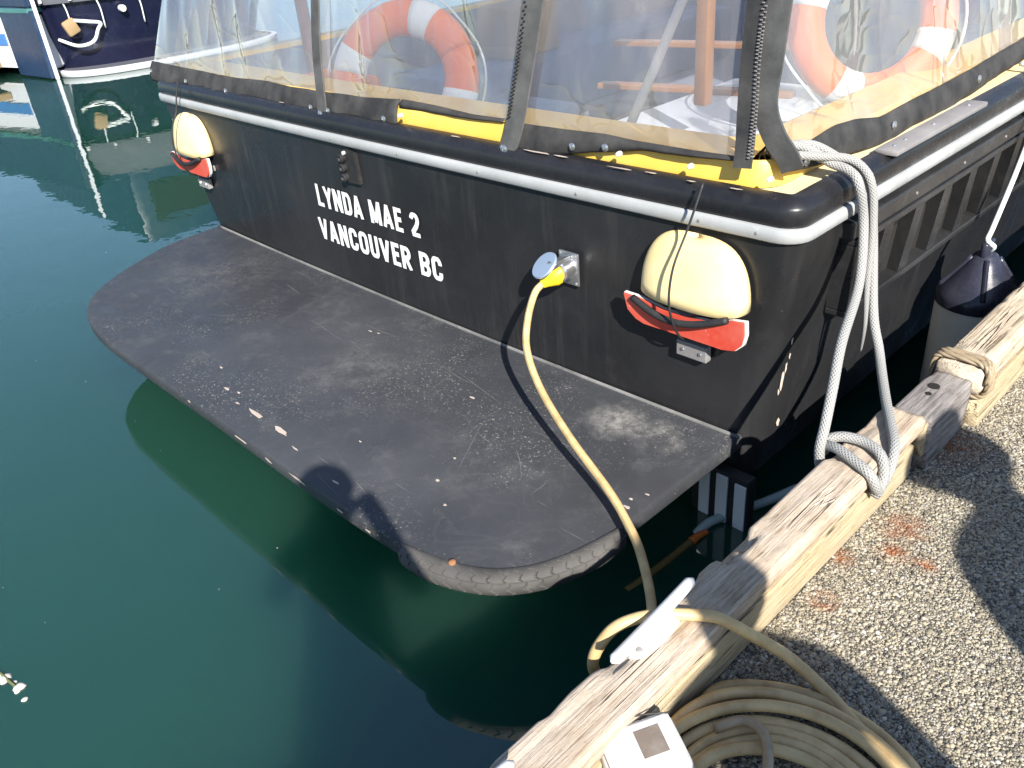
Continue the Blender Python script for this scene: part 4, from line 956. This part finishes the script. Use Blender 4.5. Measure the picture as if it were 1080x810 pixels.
part(tube('fender_line', [(fx, fyy + .02, .66), (fx + .02, fyy, .69), (fx, fyy - .02, .72), (fx - .005, fyy + .03, .76), (fx - .02, fyy + .22, .93), (fx - .06, fyy + .5, 1.13), (fx - .10, fyy + .62, 1.224), (fx - .22, fyy + .66, 1.225)], .010, 'whiteline', None, 8, 8), fd)

# ------------------------------------------------------------------ things on the water by the platform
hs = tag(tube('hose', [(-1.33, 2.00, -.015), (-1.315, 2.06, .012), (-1.28, 2.15, .016), (-1.22, 2.27, .025), (-1.14, 2.40, .06), (-1.10, 2.46, .05)], .017, 'hose', None, 10, 8), 'pale green hose curving on the water under the platform corner', 'hose')
stk = empty('floating_stick', (-1.31, 1.85, 0), 'brown floating stick with an orange tip between platform and dock', 'stick')
part(tube('shaft', [(-1.335, 1.62, -.006), (-1.32, 1.75, .0), (-1.312, 1.88, .004), (-1.308, 1.95, .006)], .013, 'stick', None, 8, 6), stk)
part(tube('tip', [(-1.308, 1.945, .006), (-1.303, 1.985, .010), (-1.295, 2.02, .008)], lambda t: .016 - .006 * t, 'orangetip', None, 8, 6), stk)
db = empty('floating_debris', (-2.52, .04, 0), 'scrap of weed and pale foam floating on the open water', 'debris')
part(tube('weed_stem', [(-2.68, .00, .0), (-2.61, .03, .003), (-2.55, .04, .004), (-2.50, .05, .002)], .006, 'weed', None, 6, 5), db)
for (x, y, s_) in ((-2.57, .036, .02), (-2.60, .02, .014), (-2.50, .056, .018), (-2.485, .045, .010), (-2.435, .05, .010), (-2.53, .05, .009)):
    bm = bmesh.new(); bmesh.ops.create_icosphere(bm, subdivisions=2, radius=s_)
    for v_ in bm.verts: v_.co *= 1 + .5 * mnoise.noise(v_.co * 60 + Vector((x * 9, y * 9, 0))); v_.co.z *= .4; v_.co += Vector((x, y, .002))
    part(bm_obj('foam_scrap', bm, 'foam', None, True), db)

bm = bmesh.new()
for i in range(45):
    x, y = random.uniform(-9, -.95), random.uniform(-.6, 2.4); s_ = random.choice((.0015, .002, .003)); a = random.uniform(0, 6.28)
    bm.faces.new([bm.verts.new((x + s_ * math.cos(a + q * 1.26) * random.uniform(.5, 1.3), y + s_ * math.sin(a + q * 1.26), .0015)) for q in range(5)])
tag(bm_obj('floating_specks', bm, 'foam'), 'tiny pale specks scattered on the harbour water', 'specks', kind='stuff')

# ------------------------------------------------------------------ boats moored behind
nb = empty('moored_boat', (-15.5, 6.4, 0), 'navy hulled boat with grey canvas cover moored across the water', 'boat')
def stern_outline(hw, xs, xlen, yc):
    pts = []
    for i in range(31):
        a = -math.pi / 2 + math.pi * i / 30; e = 2.6; c_, s_ = math.cos(a), math.sin(a)
        pts.append((xs - xlen * (1 - abs(c_) ** (2 / e)), yc + hw * math.copysign(abs(s_) ** (2 / e), s_)))
    return [(xs - 9, yc - hw * .8)] + pts + [(xs - 9, yc + hw * .8)]
rings = [(stern_outline(1.75, -14.5, 1.1, 6.4), -.2), (stern_outline(1.78, -14.45, 1.1, 6.4), .0), (stern_outline(1.82, -14.42, 1.1, 6.4), .16), (stern_outline(1.95, -14.3, 1.2, 6.4), .6), (stern_outline(2.0, -14.2, 1.3, 6.4), 1.15)]
loft('hull', [(p, z) for p, z in rings], 'navy', nb, True, 40)
loft('step_edge', [(stern_outline(1.84, -13.95, .9, 6.4), .0), (stern_outline(1.86, -13.93, .9, 6.4), .01), (stern_outline(1.87, -13.92, .9, 6.4), .085), (stern_outline(1.80, -13.99, .9, 6.4), .09)], 'whitehull', nb, True, 60, close=True)
loft('swim_step', [(stern_outline(1.83, -13.97, .9, 6.4), .075), (stern_outline(1.2, -14.9, .9, 6.4), .10)], 'canvas', nb, False)
loft('canvas_cover', [(stern_outline(2.03, -14.15, 1.3, 6.4), 1.02), (stern_outline(2.05, -14.12, 1.3, 6.4), 1.22), (stern_outline(1.8, -14.4, 1.2, 6.4), 1.62), (stern_outline(1.3, -15, 1, 6.4), 1.75)], 'canvas', nb, True, 60)
for i in range(9):
    p = stern_outline(2.06, -14.11, 1.3, 6.4)[3 + i * 3]; part(lathe('snap', [(0, -.02), (.025, -.02), (.025, .02), (0, .02)], 'whitepaint', None, 8, (p[0], p[1], 1.07)), nb)
part(bm_obj('cabin', box_bm((-21, 5.2, 1.0), (-15.2, 8.2, 3.1), .15), 'navypanel', autosmooth=40), nb)
part(bm_obj('cabin_window', box_bm((-15.205, 5.5, 2.0), (-15.17, 7.9, 2.7), .02), 'darkhole'), nb)
part(tube('cleated_line', [(-14.75, 4.68, .52), (-14.5, 4.85, .42), (-14.38, 5.05, .46), (-14.33, 5.15, .62), (-14.3, 5.2, .70), (-14.33, 5.05, .74), (-14.5, 4.85, .78)], .025, 'whiteline', None, 8, 6), nb)
part(lathe('stern_eye', [(0, -.04), (.05, -.04), (.05, .04), (0, .04)], 'whitepaint', None, 10, (-14.22, 5.55, .86), 'X'), nb)
part(bm_obj('fender_board', box_bm((-14.52, 4.72, .58), (-14.44, 4.92, .80), .03, rot=Matrix.Rotation(R(20), 3, 'X')), 'tan', autosmooth=40), nb)
for i, a in enumerate((8, 11, 14)):
    p = stern_outline(2.0, -14.2, 1.3, 6.4)[a]; part(tube('canvas_tie', [(p[0] + .02, p[1], 1.08), (p[0] + .05, p[1] + .03, .9), (p[0] - .02, p[1] + .05, .62)], .012, 'whiteline', None, 6, 4), nb)

wb2 = empty('moored_boat', (-16.5, 4.0, 0), 'white boat with navy stern panel at the far left', 'boat')
part(prism('hull', [(-14.72, 4.42), (-15.75, 4.30), (-19.5, 3.15), (-22, 3.6), (-22, 5.4), (-15.2, 5.0)], 'Z', .12, .92, 'whitehull', None, .03), wb2)
part(prism('stern_panel', [(-14.60, 4.45), (-14.62, 4.36), (-15.68, 4.235), (-15.69, 4.29)], 'Z', .02, .97, 'navypanel', None, .01), wb2)
part(prism('corner_trim', [(-14.57, 4.46), (-14.58, 4.415), (-14.62, 4.41), (-14.62, 4.46)], 'Z', .0, 2.2, 'whitehull', None, .008), wb2)
part(prism('canopy', [(-14.68, 4.45), (-14.70, 4.36), (-15.7, 4.26), (-18.5, 3.6), (-19, 5.1), (-15.2, 4.95)], 'Z', 1.0, 1.75, 'navypanel', None, .03), wb2)
part(prism('deck_band', [(-14.66, 4.45), (-14.68, 4.34), (-15.7, 4.22), (-20, 2.95), (-20, 5.1), (-15.2, 4.97)], 'Z', .935, 1.0, 'teal', None, .01), wb2)
part(prism('side_stripe', [(-15.85, 4.262), (-15.86, 4.245), (-19.4, 3.16), (-19.4, 3.2)], 'Z', .45, .62, 'stripe'), wb2)
fl = empty('float_dock', (-19, 3.4, 0), 'tan timber float showing at the left edge under the white boat', 'dock float')
part(bm_obj('deck_planks', box_bm((-24, 2.2, .18), (-15.6, 4.0, .30), .02), 'tan'), fl)
part(bm_obj('float_body', box_bm((-24, 2.3, -.2), (-15.7, 3.9, .18), .02), 'intdark'), fl)

# ------------------------------------------------------------------ people on the dock (beside and behind the camera; their shadows fall in view)
def person(loc, face, h, shirt, label, hat=False, arms='down', wide=1.0):
    e = empty('person', (loc[0], loc[1], DZ), label, 'person', None); e.rotation_euler = (0, 0, face)
    s = h / 1.75
    J = dict(pel=(0, 0, .95, .15), belly=(0, .01, 1.10, .145), chest=(0, 0, 1.30, .165), neckb=(0, .0, 1.46, .085), neck=(0, .01, 1.53, .058), head=(0, .02, 1.62, .098), top=(0, .015, 1.70, .085))
    E_ = [('pel', 'belly'), ('belly', 'chest'), ('chest', 'neckb'), ('neckb', 'neck'), ('neck', 'head'), ('head', 'top')]
    for sd_, sg in (('l', -1), ('r', 1)):
        J.update({sd_ + 'hip': (sg * .10, 0, .88, .10), sd_ + 'knee': (sg * .11, .02, .49, .062), sd_ + 'ank': (sg * .12, -.01, .09, .045), sd_ + 'toe': (sg * .14, .15, .035, .038),
                  sd_ + 'sh': (sg * .18, 0, 1.41, .068)})
        if arms == 'camera': J.update({sd_ + 'el': (sg * .26, .10, 1.18, .047), sd_ + 'wr': (sg * .12, .26, 1.40, .034), sd_ + 'ha': (sg * .07, .30, 1.47, .036)})
        else: J.update({sd_ + 'el': (sg * .25, -.02, 1.13, .047), sd_ + 'wr': (sg * .26, .06, .88, .034), sd_ + 'ha': (sg * .25, .08, .79, .04)})
        E_ += [('pel', sd_ + 'hip'), (sd_ + 'hip', sd_ + 'knee'), (sd_ + 'knee', sd_ + 'ank'), (sd_ + 'ank', sd_ + 'toe'), ('neckb', sd_ + 'sh'), (sd_ + 'sh', sd_ + 'el'), (sd_ + 'el', sd_ + 'wr'), (sd_ + 'wr', sd_ + 'ha')]
    for n_ in list(J):
        x_, y_, z_, r_ = J[n_]
        if n_ not in ('head', 'top', 'neck'): J[n_] = (x_ * wide, y_, z_, r_ * (1 + (wide - 1) * .7))
    names = list(J); me = bpy.data.meshes.new('body'); me.from_pydata([tuple(q * s for q in J[n][:3]) for n in names], [(names.index(a), names.index(b)) for a, b in E_], [])
    o = bpy.data.objects.new('body', me); col.objects.link(o); sk = o.modifiers.new('s', 'SKIN')
    for i, n in enumerate(names):
        sv = me.skin_vertices[0].data[i]; sv.radius = (J[n][3] * s,) * 2; sv.use_root = (n == 'pel')
    o.modifiers.new('u', 'SUBSURF').levels = 2
    bpy.context.view_layer.update(); dg = bpy.context.evaluated_depsgraph_get(); m2 = bpy.data.meshes.new_from_object(o.evaluated_get(dg)); bpy.data.objects.remove(o)
    for nm in (shirt, 'trousers', 'skin', 'shoe'): m2.materials.append(MT[nm])
    for p in m2.polygons:
        c = p.center / s; p.use_smooth = True
        p.material_index = 3 if c.z < .075 else 2 if c.z > 1.49 or (arms == 'camera' and c.y > .2 and c.z > 1.2) or (arms != 'camera' and abs(c.x) > .2 and c.z < .88) else 1 if c.z < .97 else 0
    b = bpy.data.objects.new('body', m2); col.objects.link(b); b.parent = e
    bm = bmesh.new(); bmesh.ops.create_uvsphere(bm, u_segments=20, v_segments=12, radius=.112 * s)
    for v_ in bm.verts:
        v_.co.y -= .012 * s; v_.co.z *= 1.12
        if v_.co.z < .01 * s and v_.co.y > -.02 * s: v_.co *= .72
        v_.co += Vector((0, .012, 1.665)) * s
    bm_obj('hair', bm, 'hair', e, True)
    for sg in (-1, 1):
        lathe('ear', [(0, -.012), (.02, -.01), (.024, 0), (.02, .01), (0, .012)], 'skin', e, 10, (sg * .098 * s, .02 * s, 1.62 * s), 'X')
        lathe('eye', [(0, 0), (.008, .001), (.006, .004), (0, .005)], 'darkhole', e, 8, (sg * .034 * s, .116 * s, 1.635 * s), 'Y')
    tube('nose', [(0, .112 * s, 1.635 * s), (0, .135 * s, 1.60 * s), (0, .118 * s, 1.588 * s)], .012 * s, 'skin', e, 6, 4)
    tube('mouth', [(-.025 * s, .108 * s, 1.563 * s), (0, .115 * s, 1.56 * s), (.025 * s, .108 * s, 1.563 * s)], .005 * s, MT['orangetip'], e, 6, 4)
    if hat:
        lathe('hat', [(.19, 0), (.185, .012), (.115, .02), (.11, .10), (.08, .12), (0, .125)], 'shirt2', e, 24, (0, .01, 1.70 * s))
    return e
person((.085, -.295), R(48), 1.72, 'shirt', 'photographer in a blue shirt standing just behind the viewpoint', arms='camera')
person((1.17, .12), R(60), 1.75, 'shirt2', 'person in a dark jacket on the dock whose shadow crosses the cleat', wide=1.1)
person((1.49, 1.03), R(60), 1.75, 'shirt3', 'person in a red jacket and hat on the dock at the right', hat=True, wide=1.22)
